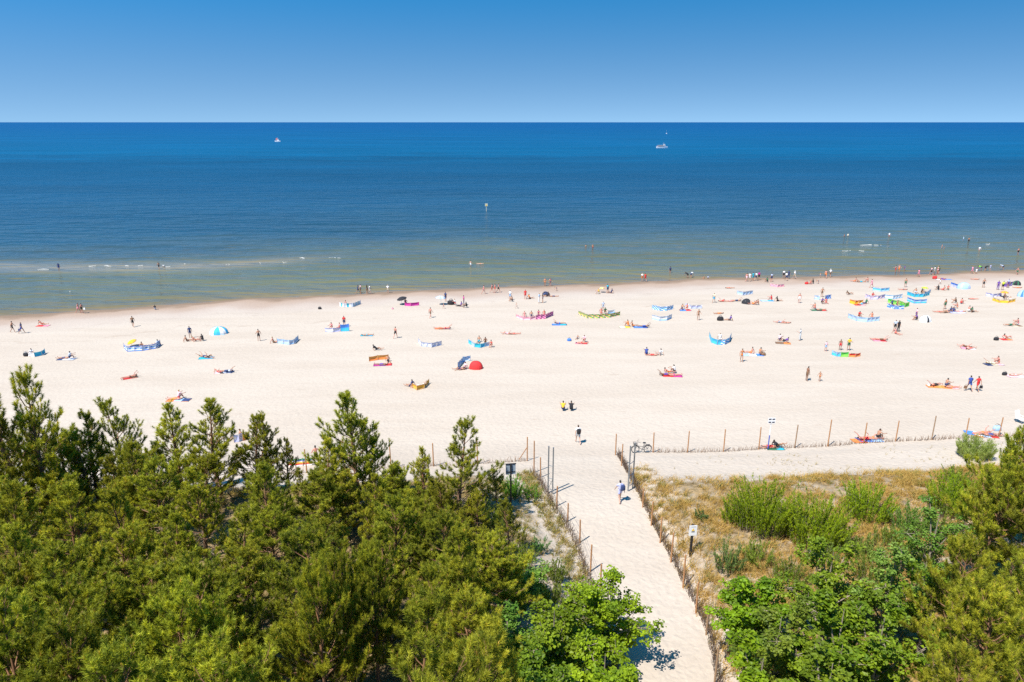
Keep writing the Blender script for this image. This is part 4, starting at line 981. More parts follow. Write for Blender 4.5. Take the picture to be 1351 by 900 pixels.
def yacht():
    x, y = on_plane(879.5, 176.6); root = thing('sailing_yacht', (x, y, 0), 'far pale sailing yacht above the excursion boat, near the horizon', 'boat', rz=R(75))
    hull(8.5, 2.8, 1.0, HULL).build('hull', root)
    mb = MB(); mb.tube([(.4, 0, .8), (.4, 0, 9.5)], .08, WHITE, 5); mb.build('mast', root)
    SW = plain('pale_sail', (.7, .74, .78), .8, .05, 2)
    for nm_, pts in (('sail', [(.3, 0, 9.2), (-3.8, 1.0, 1.8), (.3, 0, 1.8)]), ('jib', [(.5, 0, 8.2), (1.2, 1.1, 1.4), (4.0, 0, 1.2)])):
        mb = MB(); mb.add(pts + [(p[0], p[1] + .05, p[2]) for p in pts], [(0, 1, 2), (5, 4, 3), (0, 3, 4, 1), (1, 4, 5, 2), (2, 5, 3, 0)], SW); mb.build(nm_, root)
yacht()
def sea_mark():
    x, y = on_plane(641.8, 279); root = thing('sea_marker', (x, y, 0), 'white and yellow marker board on a pole standing out in the sea', 'marker')
    mb = MB(); mb.tube([(0, 0, -2.5), (0, 0, 2.4)], .11, plain('pale_pole', (.5, .5, .4), .6, .1), 8); mb.build('pole', root)
    mb = MB(); mb.box((0, -.14, 2.25), (.95, .06, .95), plain('pale_pole', (.5, .5, .4), .6, .1)); mb.build('board', root)
    mb = MB(); mb.box((0, -.18, 2.1), (.42, .02, .42), YEL); mb.build('marking', root)
sea_mark()

# ------------------------------------------------------------------ windbreaks, umbrellas, tents, towels, bags
CLR = dict(white=(.74, .74, .74), lblue=(.34, .53, .76), blue=(.06, .20, .62), dblue=(.03, .07, .30), teal=(.02, .38, .50), cyan=(.05, .42, .68), lav=(.42, .44, .68), grey=(.42, .48, .60), pink=(.72, .27, .36), mag=(.48, .03, .26), red=(.62, .03, .03), orange=(.72, .22, .05), tan=(.60, .30, .07), yellow=(.80, .47, .03), green=(.06, .42, .06), lgreen=(.22, .62, .08), dgreen=(.03, .14, .07), black=(.018, .018, .022), navy=(.03, .05, .14), purple=(.14, .06, .30), cream=(.66, .58, .42), lpink=(.78, .48, .52), brown=(.2, .11, .06), gold=(.78, .40, .02), silver=(.55, .58, .6), neon=(.60, .75, .03))
def cloth(c): return plain('cloth_' + c, CLR[c], .85, .1, 5)
POLE = plain('pale_wood_pole', (.45, .36, .26), .7, .1, 6)
FRUIT = None
def windbreak(pts, h, pat, cols, label, group='windbreaks on the sand'):
    """pts: picture points of the foot of the cloth; pat: how the colours are printed on it"""
    W_ = [ground(*p) for p in pts]
    # even poles along the line
    dense = []
    for a, b in zip(W_[:-1], W_[1:]):
        n = max(1, int(round((b - a).length / .95)))
        for i in range(n): dense.append(a.lerp(b, i / n))
    dense.append(W_[-1]); o0 = dense[0].copy()
    root = thing('beach_windbreak', o0, label, 'windbreak', group)
    h *= .73; rnd = random.Random(int(pts[0][0] * 13)); mats = [cloth(c) for c in cols]
    mb = MB(); nv = 6; nu = 4; k = 0
    grid = []
    tops = [h * rnd.uniform(.95, 1.04) for _ in dense]
    for i in range(len(dense) - 1):
        for j in range(nu + (1 if i == len(dense) - 2 else 0)):
            t = j / nu; p = dense[i].lerp(dense[i + 1], t) - o0; d = dense[i + 1] - dense[i]; nn = Vector((-d.y, d.x, 0)).normalized()
            hh = tops[i] * (1 - t) + tops[i + 1] * t - .07 * h * math.sin(math.pi * t)
            bul = .10 * math.sin(math.pi * t)
            grid.append([(p + nn * (bul * math.sin(math.pi * v / nv) + .0), p.z + .02 + hh * v / nv) for v in range(nv + 1)])
    vs = []; fs = []
    th = Vector((0, .012, 0))
    for col in grid: vs += [Vector((q.x, q.y, z)) - th for q, z in col]
    m = len(vs)
    for col in grid: vs += [Vector((q.x, q.y, z)) + th for q, z in col]
    base = len(mb.v); mb.v += [tuple(p) for p in vs]
    for i in range(len(grid) - 1):
        for v in range(nv):
            if pat == 'h': c = (v * len(mats)) // nv
            elif pat == 'panel': c = (i // nu) % len(mats)
            elif pat == 'v': c = (i // 1) % len(mats)
            elif pat == 'check': c = ((i // 1) + v) % len(mats)
            elif pat == 'band': c = 0 if v in (0, 5) else (1 if v in (1, 4) else (2 % len(mats) if (i % 3) else 0))
            elif pat == 'half': c = 0 if i < (len(grid) - 1) / 2 else 1 + ((i + v) % (len(mats) - 1))
            elif pat == 'print': c = [0, 0, 1, 0, 2, 0, 0, 1][(i * 3 + v * 5 + (i * v) % 3) % 8] % len(mats)
            else: c = 0
            a = i * (nv + 1) + v; b = a + nv + 1
            for off_, rev in ((0, False), (m, True)):
                f = [a + off_, b + off_, b + 1 + off_, a + 1 + off_]
                if rev: f.reverse()
                mb.f.append([q + base for q in f]); mb.m.append(mb.mi(mats[c]))
        for v in (0, nv):
            a = i * (nv + 1) + v; b = a + nv + 1
            mb.f.append([base + q for q in (a, b, b + m, a + m)]); mb.m.append(mb.mi(mats[0]))
    for i in (0, len(grid) - 1):
        for v in range(nv):
            a = i * (nv + 1) + v; mb.f.append([base + q for q in (a, a + 1, a + 1 + m, a + m)]); mb.m.append(mb.mi(mats[0]))
    mb.build('fabric', root)
    for i, p in enumerate(dense):
        q = p - o0; lean = Vector((rnd.uniform(-.04, .04), rnd.uniform(-.04, .04), 0))
        mb = MB(); mb.tube([q + Vector((0, -.02, -.2)), q + Vector((0, -.02, tops[i] + .1)) + lean], .016, POLE, 5); mb.build('pole', root)
    return root

def umbrella(px, py, r, ht, cols, label, tilt=(0, 0), n=10, cat='beach umbrella'):
    r *= .74; ht *= .88; g = ground(px, py); root = thing('beach_umbrella', g, label, cat, 'umbrellas on the sand')
    Rm = Matrix.Rotation(R(tilt[0]), 3, 'X') @ Matrix.Rotation(R(tilt[1]), 3, 'Y'); hub = Vector((0, 0, ht))
    mb = MB(); seg = 5
    for k in range(n):
        a0, a1 = 2 * math.pi * k / n, 2 * math.pi * (k + 1) / n; vs = []; fs = []
        for s in range(seg + 1):
            t = s / seg; rr = r * t; z = -.40 * r * t ** 2
            for a in (a0, (a0 + a1) / 2, a1):
                q = rr * (1 if a != (a0 + a1) / 2 else .95); vs.append(hub + Rm @ Vector((q * math.cos(a), q * math.sin(a), z)))
        for s in range(seg):
            for j in range(2):
                b = s * 3 + j; fs.append((b, b + 3, b + 4, b + 1))
        mb.add(vs, fs, cloth(cols[k % len(cols)]))
    cp_ = mb.build('canopy', root, smooth=True)
    md = cp_.modifiers.new('thickness', 'SOLIDIFY'); md.thickness = .012
    mb = MB(); mb.tube([(0, 0, -.2), Vector((0, 0, ht * .5)), hub + Rm @ Vector((0, 0, .08))], .018, WHITE, 6); mb.build('pole', root)
    mb = MB()
    for k in range(n):
        a = 2 * math.pi * k / n; mb.tube([hub + Rm @ Vector((0, 0, -.02)), hub + Rm @ Vector((r * .55 * math.cos(a), r * .55 * math.sin(a), -.40 * r * .31 - .02)), hub + Rm @ Vector((r * math.cos(a), r * math.sin(a), -.4 * r - .01))], .006, STEEL, 3)
    mb.build('rib', root)
    return root

def tent(px, py, rx, ry, h, cols, label, rz=0, opening=True, n=12):
    """a pop-up half-dome beach shelter; coloured gores, an open mouth on one side"""
    rx *= .72; ry *= .75; h *= .82; g = ground(px, py); root = thing('beach_tent', g, label, 'beach tent', 'tents on the sand', R(rz))
    mb = MB(); seg = 7
    a_lo, a_hi = (R(-20), R(200)) if opening else (0, 2 * math.pi)
    for k in range(n):
        a0 = a_lo + (a_hi - a_lo) * k / n; a1 = a_lo + (a_hi - a_lo) * (k + 1) / n; vs = []; fs = []
        for s in range(seg + 1):
            t = s / seg * math.pi / 2
            for a in (a0, a1): vs.append((rx * math.cos(t) * math.cos(a), ry * math.cos(t) * math.sin(a), h * math.sin(t) ** .9))
        for s in range(seg): fs.append((s * 2, s * 2 + 1, s * 2 + 3, s * 2 + 2))
        mb.add(vs, fs, cloth(cols[k % len(cols)]))
    o = mb.build('canopy', root, smooth=False); md = o.modifiers.new('thickness', 'SOLIDIFY'); md.thickness = .015
    mb = MB(); mb.box((0, ry * .35 if opening else 0, .02), (rx * 1.5, ry * 1.0, .025), cloth(cols[0])); mb.build('groundsheet', root)
    mb = MB()
    for a in ((a_lo, a_hi) if opening else (0, math.pi)):
        mb.tube([(rx * math.cos(t) * math.cos(a) * 1.01, ry * math.cos(t) * math.sin(a) * 1.01, h * math.sin(t) ** .9 * 1.01) for t in np.linspace(0, math.pi / 2, 9)], .014, BLACK, 5)
    mb.build('rod', root)
    return root

def towel(px, py, label, cols, rz=0, w=1.75, d=.9, pat='v', cat='towel'):
    g = ground(px, py, 0); rnd = random.Random(int(px * 7 + py)); n, m = 9, 5; vs = []; fs = []; mb = MB()
    mats = [cloth(c) for c in cols]; c_, s_ = math.cos(R(rz)), math.sin(R(rz))
    for lay in (0, 1):
        for i in range(n + 1):
            for j in range(m + 1):
                x = -w / 2 + w * i / n + rnd.uniform(-.02, .02); y = -d / 2 + d * j / m + rnd.uniform(-.02, .02)
                X, Y = x * c_ - y * s_, x * s_ + y * c_
                z = float(zf(g.x + X, g.y + Y)) - g.z + (.012 + .022 * lay) + rnd.uniform(0, .008)
                vs.append((X, Y, z))
    q = (n + 1) * (m + 1)
    mb.v = vs
    for i in range(n):
        for j in range(m):
            a = i * (m + 1) + j; mm = mb.mi(mats[(i if pat == 'v' else j if pat == 'h' else 0) * len(mats) // (n if pat == 'v' else m) if pat != 's' else (i % len(mats))])
            mb.f.append([q + a, q + a + m + 1, q + a + m + 2, q + a + 1]); mb.m.append(mm)
    edge = [(i * (m + 1), (i + 1) * (m + 1)) for i in range(n)] + [(i * (m + 1) + m, (i + 1) * (m + 1) + m) for i in range(n)] + [(j, j + 1) for j in range(m)] + [(n * (m + 1) + j, n * (m + 1) + j + 1) for j in range(m)]
    for a, b in edge: mb.f.append([a, b, b + q, a + q]); mb.m.append(0)
    o = mb.build('towel', smooth=True); o.location = g
    return tag(o, label, cat, 'towels on the sand')

def bag(px, py, col, label, s=1.0, cat='bag', rz=0):
    g = ground(px, py); root = thing('beach_bag', g, label, cat, 'bags on the sand', R(rz), s)
    mb = MB(); n = 10; vs = []; fs = []
    prof = [(.19, .0), (.23, .06), (.24, .2), (.2, .32), (.12, .36)]
    for r_, z in prof:
        for k in range(n):
            a = 2 * math.pi * k / n; vs.append((r_ * 1.25 * math.cos(a), r_ * .75 * math.sin(a), z))
    for i in range(len(prof) - 1):
        for k in range(n): fs.append((i * n + k, i * n + (k + 1) % n, (i + 1) * n + (k + 1) % n, (i + 1) * n + k))
    fs.append(tuple(range((len(prof) - 1) * n, len(prof) * n))); mb.add(vs, fs, cloth(col)); mb.build('body', root, smooth=True)
    mb = MB()
    for sy in (-1, 1): mb.tube([(.15 * math.cos(t), sy * .07, .33 + .16 * math.sin(t)) for t in np.linspace(0, math.pi, 7)], .012, BLACK, 4)
    mb.build('handle', root); return root

W = windbreak
W([(33, 470), (46, 471), (56, 469), (60, 466)], .85, 'half', ['white', 'cyan', 'teal'], 'white and turquoise windbreak standing alone by the bushy edge pine')
W([(164, 460), (168, 464), (188, 463), (206, 460), (212, 455)], .95, 'band', ['blue', 'white', 'lblue'], 'white windbreak with blue bands round a yellow umbrella')
umbrella(174, 457, .85, .95, ['yellow', 'gold'], 'yellow umbrella inside the blue banded windbreak', tilt=(15, -15))
W([(366, 453), (382, 455), (388, 454), (394, 448)], .9, 'h', ['lblue', 'grey', 'lblue'], 'light blue windbreak opening away beside a seated bather')
W([(429, 438), (440, 438.5), (450, 437)], .8, 'h', ['lav', 'white', 'lav'], 'pale lavender windbreak joined to a deep blue screen')
W([(449.5, 437.5), (461, 437)], 1.45, 'h', ['cyan', 'blue'], 'tall deep blue beach screen beside the pale lavender windbreak')
W([(448, 404), (455, 405.5), (466, 405), (476, 401)], .9, 'v', ['white', 'teal', 'white', 'grey'], 'white and blue green striped windbreak close to the water')
W([(534, 403.5), (542, 404), (553, 403)], .75, 'h', ['mag'], 'magenta windbreak under a black umbrella')
umbrella(530, 402, 1.15, 1.5, ['black'], 'black umbrella tilted over the magenta windbreak', tilt=(8, -10))
umbrella(582, 402, 1.2, 1.7, ['white', 'lblue'], 'white and pale blue umbrella by the dark dressed family', tilt=(-5, 5))
W([(552, 452), (556, 457), (570, 458.5), (583, 455.5)], .85, 'band', ['grey', 'lav', 'white'], 'grey lavender windbreak standing empty in open sand')
W([(487, 477), (499, 475), (513, 474)], .85, 'h', ['orange', 'tan'], 'orange windbreak with red towel before it')
W([(618, 453), (626, 458), (634, 459), (646, 456)], .75, 'panel', ['cyan', 'lblue', 'teal'], 'turquoise panelled windbreak curved round a family')
W([(604, 486), (611, 478), (621, 476)], .95, 'print', ['lblue', 'white', 'blue'], 'blue and white printed windbreak beside the red tent')
tent(628, 486, 1.15, .9, 1.15, ['red'], 'bright red rounded beach tent', rz=170)
W([(543, 511), (550, 515), (560, 512.5), (566, 506)], .75, 'h', ['tan', 'gold', 'tan'], 'amber windbreak nearest the wood with two bathers')
tent(289, 440, 1.75, 1.3, 1.25, ['cyan', 'cyan', 'white', 'white'], 'blue and white striped dome tent', rz=185, n=10)
W([(681, 419), (690, 422.5), (700, 422.5), (707, 421.5)], .8, 'h', ['lpink', 'pink', 'lpink'], 'pink windbreak joined to a spotted magenta one')
W([(707, 421.5), (720, 420.5), (730, 416)], 1.0, 'check', ['mag', 'mag', 'lpink'], 'magenta windbreak with pale spots')
W([(763, 415), (775, 420), (790, 420), (805, 419), (818, 416)], .85, 'check', ['dgreen', 'cream', 'orange', 'lgreen'], 'green and cream checked long windbreak')
W([(802, 415), (811, 414)], .9, 'h', ['lblue', 'white'], 'small blue cloth screen inside the checked long windbreak')
W([(860, 408), (870, 410), (880, 410), (888, 408)], .95, 'check', ['blue', 'white', 'cyan'], 'blue and white checked windbreak, upper of a stacked pair')
W([(860, 421), (870, 423.5), (880, 423), (886, 420)], .95, 'h', ['lblue', 'white', 'grey'], 'pale blue windbreak just below the checked blue one')
W([(904, 404), (912, 407.5), (926, 407)], .85, 'h', ['grey', 'lav', 'white'], 'pale grey windbreak behind the couple on a blue and red towel')
W([(935.5, 444), (938, 452), (946, 455), (956, 455), (962, 452), (964.5, 446)], 1.0, 'half', ['cyan', 'blue', 'white', 'cyan'], 'horseshoe shaped blue and white checked windbreak')
W([(972, 388), (980, 390), (993, 388)], .95, 'h', ['grey', 'lblue', 'grey'], 'grey blue windbreak near the shore standing alone')
W([(1016, 377.5), (1026, 379), (1034.5, 378)], .7, 'h', ['pink', 'lpink'], 'narrow rose windbreak at the edge of the wet sand')
W([(1074, 395), (1081, 395.5)], 1.0, 'print', ['lblue', 'white', 'lav'], 'pale blue printed screen left of the crowded bathers')
W([(1088, 395.5), (1096, 394)], 1.0, 'print', ['blue', 'lblue', 'white'], 'bluer printed screen right of the crowded bathers')
W([(1097, 468), (1104, 470.5), (1109, 470.5)], .8, 'h', ['cyan', 'lblue'], 'turquoise end of the rainbow row of screens')
W([(1109, 471), (1119, 471)], .85, 'h', ['lgreen', 'green'], 'bright green middle piece of the rainbow row of screens')
W([(1120, 471), (1128, 471.5), (1135, 470)], .6, 'h', ['orange', 'red'], 'orange red low end of the rainbow row of screens')
W([(1151, 383.5), (1162, 385), (1173, 384)], .95, 'h', ['lblue', 'cyan', 'lblue'], 'sky blue windbreak next to the standing bather in pink')
W([(1141, 392), (1148, 395), (1158, 395), (1167, 393)], .9, 'print', ['lav', 'lpink', 'white'], 'lavender and pink printed windbreak')
W([(1167, 394), (1178, 395), (1190, 393)], .95, 'h', ['lblue', 'white', 'lblue'], 'very pale blue windbreak attached to the lavender printed one')
W([(1196.5, 389), (1206, 392), (1218, 392), (1226, 389.5)], .8, 'h', ['teal', 'cyan'], 'vivid turquoise windbreak below a yellow umbrella')
W([(1219, 391), (1227.5, 386)], .85, 'h', ['grey', 'lblue'], 'grey blue cloth wing beside the vivid turquoise windbreak')
umbrella(1219, 386, .8, 1.2, ['yellow', 'lgreen'], 'yellow and green umbrella over the turquoise windbreak')
W([(1120.5, 400), (1128, 402), (1138, 401)], .95, 'h', ['gold', 'yellow', 'orange'], 'yellow orange windbreak with a red towel inside')
W([(1171, 399), (1180, 401.5), (1186, 402)], .9, 'h', ['lgreen', 'green'], 'light green windbreak behind the blue patterned one')
W([(1186, 402), (1194, 405.5), (1199, 404)], 1.0, 'h', ['green', 'lgreen'], 'strong green windbreak wing reaching past the blue patterned one')
W([(1170, 405), (1180, 408), (1192, 408)], .85, 'print', ['blue', 'lblue', 'white'], 'blue patterned windbreak in front of the green ones')
W([(1196.5, 397), (1206, 400.5), (1222, 400)], .9, 'h', ['cyan', 'lblue', 'blue'], 'mid blue windbreak between the turquoise one and the white tent')
W([(1118.5, 419), (1130, 423.5), (1144, 425), (1160, 423)], .9, 'h', ['lblue', 'grey', 'lblue'], 'long pale blue windbreak around two seated bathers')
tent(1220, 424, 1.35, 1.0, 1.15, ['white', 'white', 'white', 'white', 'black'], 'white pop up tent with a black side', rz=200, n=10)
W([(1300, 390), (1310, 392), (1321, 390.5)], .75, 'print', ['lav', 'white', 'purple'], 'lavender windbreak beside the orange umbrella')
umbrella(1324, 392, .9, 1.2, ['orange', 'gold'], 'orange umbrella above the amber yellow windbreak')
W([(1309, 396.5), (1318, 399.5), (1330, 400), (1339, 398)], .8, 'h', ['gold', 'yellow', 'cream'], 'amber yellow windbreak below the orange umbrella')
W([(1254, 377), (1263, 380)], .95, 'h', ['lav', 'blue'], 'violet blue windbreak beside the pale blue dome tent')
tent(1271, 380.5, 1.6, 1.2, 1.35, ['lblue', 'lblue', 'grey'], 'pale blue dome tent', rz=180, n=9)
W([(1323, 378), (1329, 378.5), (1335, 377)], 1.1, 'print', ['purple', 'navy', 'lav'], 'dark purple windbreak behind the neon dressed bather')
tent(1341, 376, 1.0, .8, 1.0, ['black', 'dgreen', 'black'], 'black and dark green shell tent', rz=170, n=9)
tent(1349, 391, 1.3, 1.0, 1.35, ['lblue', 'lblue', 'blue'], 'blue tent cut by the picture edge', rz=190, n=9)
W([(309, 584), (316, 583), (323, 580)], 1.0, 'print', ['lav', 'white', 'lblue'], 'lavender windbreak glimpsed between two pine tops')
W([(321, 582), (327, 580)], .85, 'h', ['orange', 'gold'], 'orange cloth beside the lavender windbreak behind the pines')
W([(380, 616), (390, 616), (400, 615), (412, 614)], 1.0, 'h', ['white', 'red', 'yellow', 'white', 'blue', 'green'], 'rainbow striped windbreak behind the pine tops')
umbrella(983, 401, 1.0, .55, ['black'], 'black umbrella lying tipped on its side in the sand', tilt=(35, -30))
umbrella(722, 390, .95, .5, ['black', 'navy'], 'small black umbrella tipped on the wet sand edge', tilt=(30, 20))
umbrella(794, 386, .7, 1.1, ['gold', 'cream'], 'small ochre umbrella with the family at the waterline')

T = towel
T(57, 430, 'red towel under the bather nearest the waterline', ['red', 'pink'])
T(88, 474, 'blue and white towel below the turquoise windbreak', ['navy', 'white', 'grey'], w=2.2)
T(272, 472.5, 'teal towel in the open sand below the dome tent', ['teal', 'cyan'], rz=12)
T(299, 491, 'grey towel below the teal one', ['grey', 'navy'], w=1.6)
T(289, 491.5, 'pale rose towel beside the grey one', ['lpink', 'white'], w=.8)
T(172, 498.5, 'dark red towel alone in empty sand', ['red', 'brown'], rz=35, w=1.5)
T(484, 442.5, 'turquoise towel in empty sand near the deep blue screen', ['teal', 'cyan'], w=1.7)
T(584, 433.5, 'orange towel of two lying bathers', ['orange', 'pink'], w=2.2)
T(505, 481.5, 'crimson and violet towel before the orange windbreak', ['mag', 'purple', 'red'], rz=8, w=2.2)
T(738, 428.5, 'deep blue towel below the magenta windbreak', ['blue', 'teal'], w=2.2)
T(767, 453, 'rose towel in open sand with a blue bag near', ['pink', 'red'], w=1.6, rz=-8)
T(845, 432, 'royal blue towel beside the yellow one', ['blue', 'blue', 'dblue'], w=2.0)
T(824, 432, 'pale yellow towel beside the royal blue one', ['cream', 'yellow'], w=1.6)
T(887, 496, 'red towel of the trio in the middle of the sand', ['red', 'mag'], w=2.2, rz=-6)
T(904, 409.5, 'blue and red towel before the pale grey windbreak', ['blue', 'red'], w=1.8)
T(993, 468.5, 'long blue and white towel', ['lblue', 'white', 'blue'], w=2.6, rz=-6)
T(1012, 397, 'sky blue towel by the red seated bather', ['lblue', 'cyan'], w=2.2)
T(1033, 453, 'brown mat under the leaning couple', ['brown', 'orange'], w=1.9, rz=-15)
T(1080, 409.5, 'green and black towel below the printed screens', ['dgreen', 'black', 'red'], w=2.4)
T(1160, 449.5, 'rose red towel alone below the long pale blue windbreak', ['pink', 'red'], w=1.7, rz=-8)
T(1134, 402.5, 'scarlet towel inside the yellow orange windbreak', ['red', 'lpink'], w=1.6, rz=-6)
T(1245, 369, 'long violet blue towel on the wet sand', ['white', 'purple', 'blue'], w=3.0)
T(1236, 510.5, 'orange towel with two bathers near the navy and red walkers', ['orange', 'tan'], w=2.0, rz=-10)
T(1253, 511.5, 'salmon towel overlapping the orange one', ['orange', 'lpink'], w=1.6, rz=-8)
T(1311, 481, 'cream and navy towel', ['navy', 'cream', 'lpink'], w=2.2, rz=4)
T(1147, 580.5, 'blue towel behind the brush fence', ['blue', 'lblue'], w=2.2)
T(1133, 582, 'orange cloth crumpled against the brush fence', ['orange', 'red'], w=1.2)
T(1284, 572, 'blue and white towel behind the fence near the white chair', ['blue', 'white'], w=1.4, rz=-20)
T(1300, 575, 'orange red towel behind the fence near the white chair', ['orange', 'lblue', 'red'], w=2.0, rz=-6)
T(236, 528, 'striped blue towel above the slender pine', ['orange', 'lblue', 'navy'], w=2.4)
T(1277, 460, 'pink towel of two lying bathers on empty sand', ['pink', 'white'], w=1.6, rz=-20)
T(1327, 448, 'rust towel by a black bottle', ['red', 'orange'], w=1.3)
T(1340, 430, 'dark cream towel at the picture edge', ['cream', 'brown'], w=1.6)
T(1340, 496.5, 'pale towel of the long lying bather at the edge', ['lpink', 'white'], w=1.9)
T(1022, 591.5, 'dark green towel at the foot of the direction sign', ['dgreen', 'teal'], w=1.5)
T(1263, 412.5, 'grey violet towel of the big family group', ['lav', 'white'], w=2.4)
bag(422, 408, 'black', 'black bag alone on the sand')
bag(751, 450, 'blue', 'blue bag beside the rose towel')
bag(950, 423, 'black', 'big black bag next to a seated bather', 1.7)
bag(595, 402, 'black', 'black bundle beside the white umbrella', 2.0)
bag(1064, 375, 'red', 'red bag on the edge of the wet sand', 1.2)
bag(1233, 368, 'red', 'red bag beside the long violet blue towel', 1.6)
bag(1325, 495, 'black', 'black bag before the long lying bather')
bag(1314, 449, 'black', 'upright black bag on the rust towel', 1.2)
bag(1315, 568, 'lblue', 'pale blue bag hanging by a fence post', 1.3)
bag(35, 470, 'black', 'black bag at the white end of the turquoise windbreak', 1.3)
bag(1007, 469, 'brown', 'brown bag on the long blue and white towel')
bag(1257, 411, 'navy', 'dark bag of the big family group', 1.4)
bag(518, 408, 'pink', 'tiny pink bag on empty sand by the magenta windbreak', .6)
bag(1226, 509.5, 'white', 'white bag near the orange towel', .7)
# ------------------------------------------------------------------ people
def fk(torso=0, head=None, lt=0, ls=0, rt=0, rs=0, la=0, lf=None, ra=0, rf=None, spl=.06, arm=.28, twist=0):
    """joint positions from sagittal angles in degrees (0 = down / upright, 90 = forward)"""
    def up(a): return Vector((0, math.sin(R(a)), math.cos(R(a))))
    def dn(a, s=0): v = Vector((s, math.sin(R(a)), -math.cos(R(a)))); return v.normalized()
    head = torso if head is None else head
    lf = la + 12 if lf is None else lf; rf = ra + 12 if rf is None else rf
    J = {}; T = up(torso); Hd = up(head)
    J['pelvis'] = Vector((0, 0, 0)); J['waist'] = T * .17; J['chest'] = T * .36; J['neck'] = T * .50
    J['throat'] = J['neck'] + (T + Hd) * .04; fr = Vector((0, math.cos(R(head)), -math.sin(R(head))))
    J['head'] = J['throat'] + Hd * .085 + fr * .02; J['crown'] = J['head'] + Hd * .075 - fr * .01
    J['nose'] = J['head'] + fr * .085 - Hd * .005
    for s, n, t, k, a, f in ((-1, 'l', lt, ls, la, lf), (1, 'r', rt, rs, ra, rf)):
        J[n + 'hip'] = Vector((s * .085, 0, 0)) - T * .03
        J[n + 'knee'] = J[n + 'hip'] + dn(t, s * spl) * .43
        J[n + 'ankle'] = J[n + 'knee'] + dn(k, s * spl * .4) * .42
        J[n + 'heel'] = J[n + 'ankle'] + dn(k) * .04
        J[n + 'toe'] = J[n + 'heel'] + dn(k + 82) * .17 + Vector((s * .03, 0, 0))
        J[n + 'shoulder'] = J['neck'] - T * .055 + Vector((s * .165, 0, 0))
        J[n + 'elbow'] = J[n + 'shoulder'] + dn(a, s * arm) * .29
        J[n + 'wrist'] = J[n + 'elbow'] + dn(f, s * arm * .3) * .25
        J[n + 'palm'] = J[n + 'wrist'] + dn(f, s * arm * .2) * .09
        J[n + '_fd'] = dn(f, s * arm * .2)
    return J
BONES = [('pelvis', 'waist'), ('waist', 'chest'), ('chest', 'neck'), ('neck', 'throat'), ('throat', 'head'), ('head', 'crown'), ('head', 'nose')]
for n in 'lr':
    BONES += [('pelvis', n + 'hip'), (n + 'hip', n + 'knee'), (n + 'knee', n + 'ankle'), (n + 'ankle', n + 'heel'), (n + 'heel', n + 'toe'), ('chest', n + 'shoulder'), (n + 'shoulder', n + 'elbow'), (n + 'elbow', n + 'wrist'), (n + 'wrist', n + 'palm')]
RAD = dict(pelvis=.118, waist=.105, chest=.125, neck=.062, throat=.052, head=.088, crown=.066, nose=.022)
for n in 'lr': RAD.update({n + 'hip': .086, n + 'knee': .052, n + 'ankle': .036, n + 'heel': .035, n + 'toe': .026, n + 'shoulder': .058, n + 'elbow': .038, n + 'wrist': .027, n + 'palm': .030})

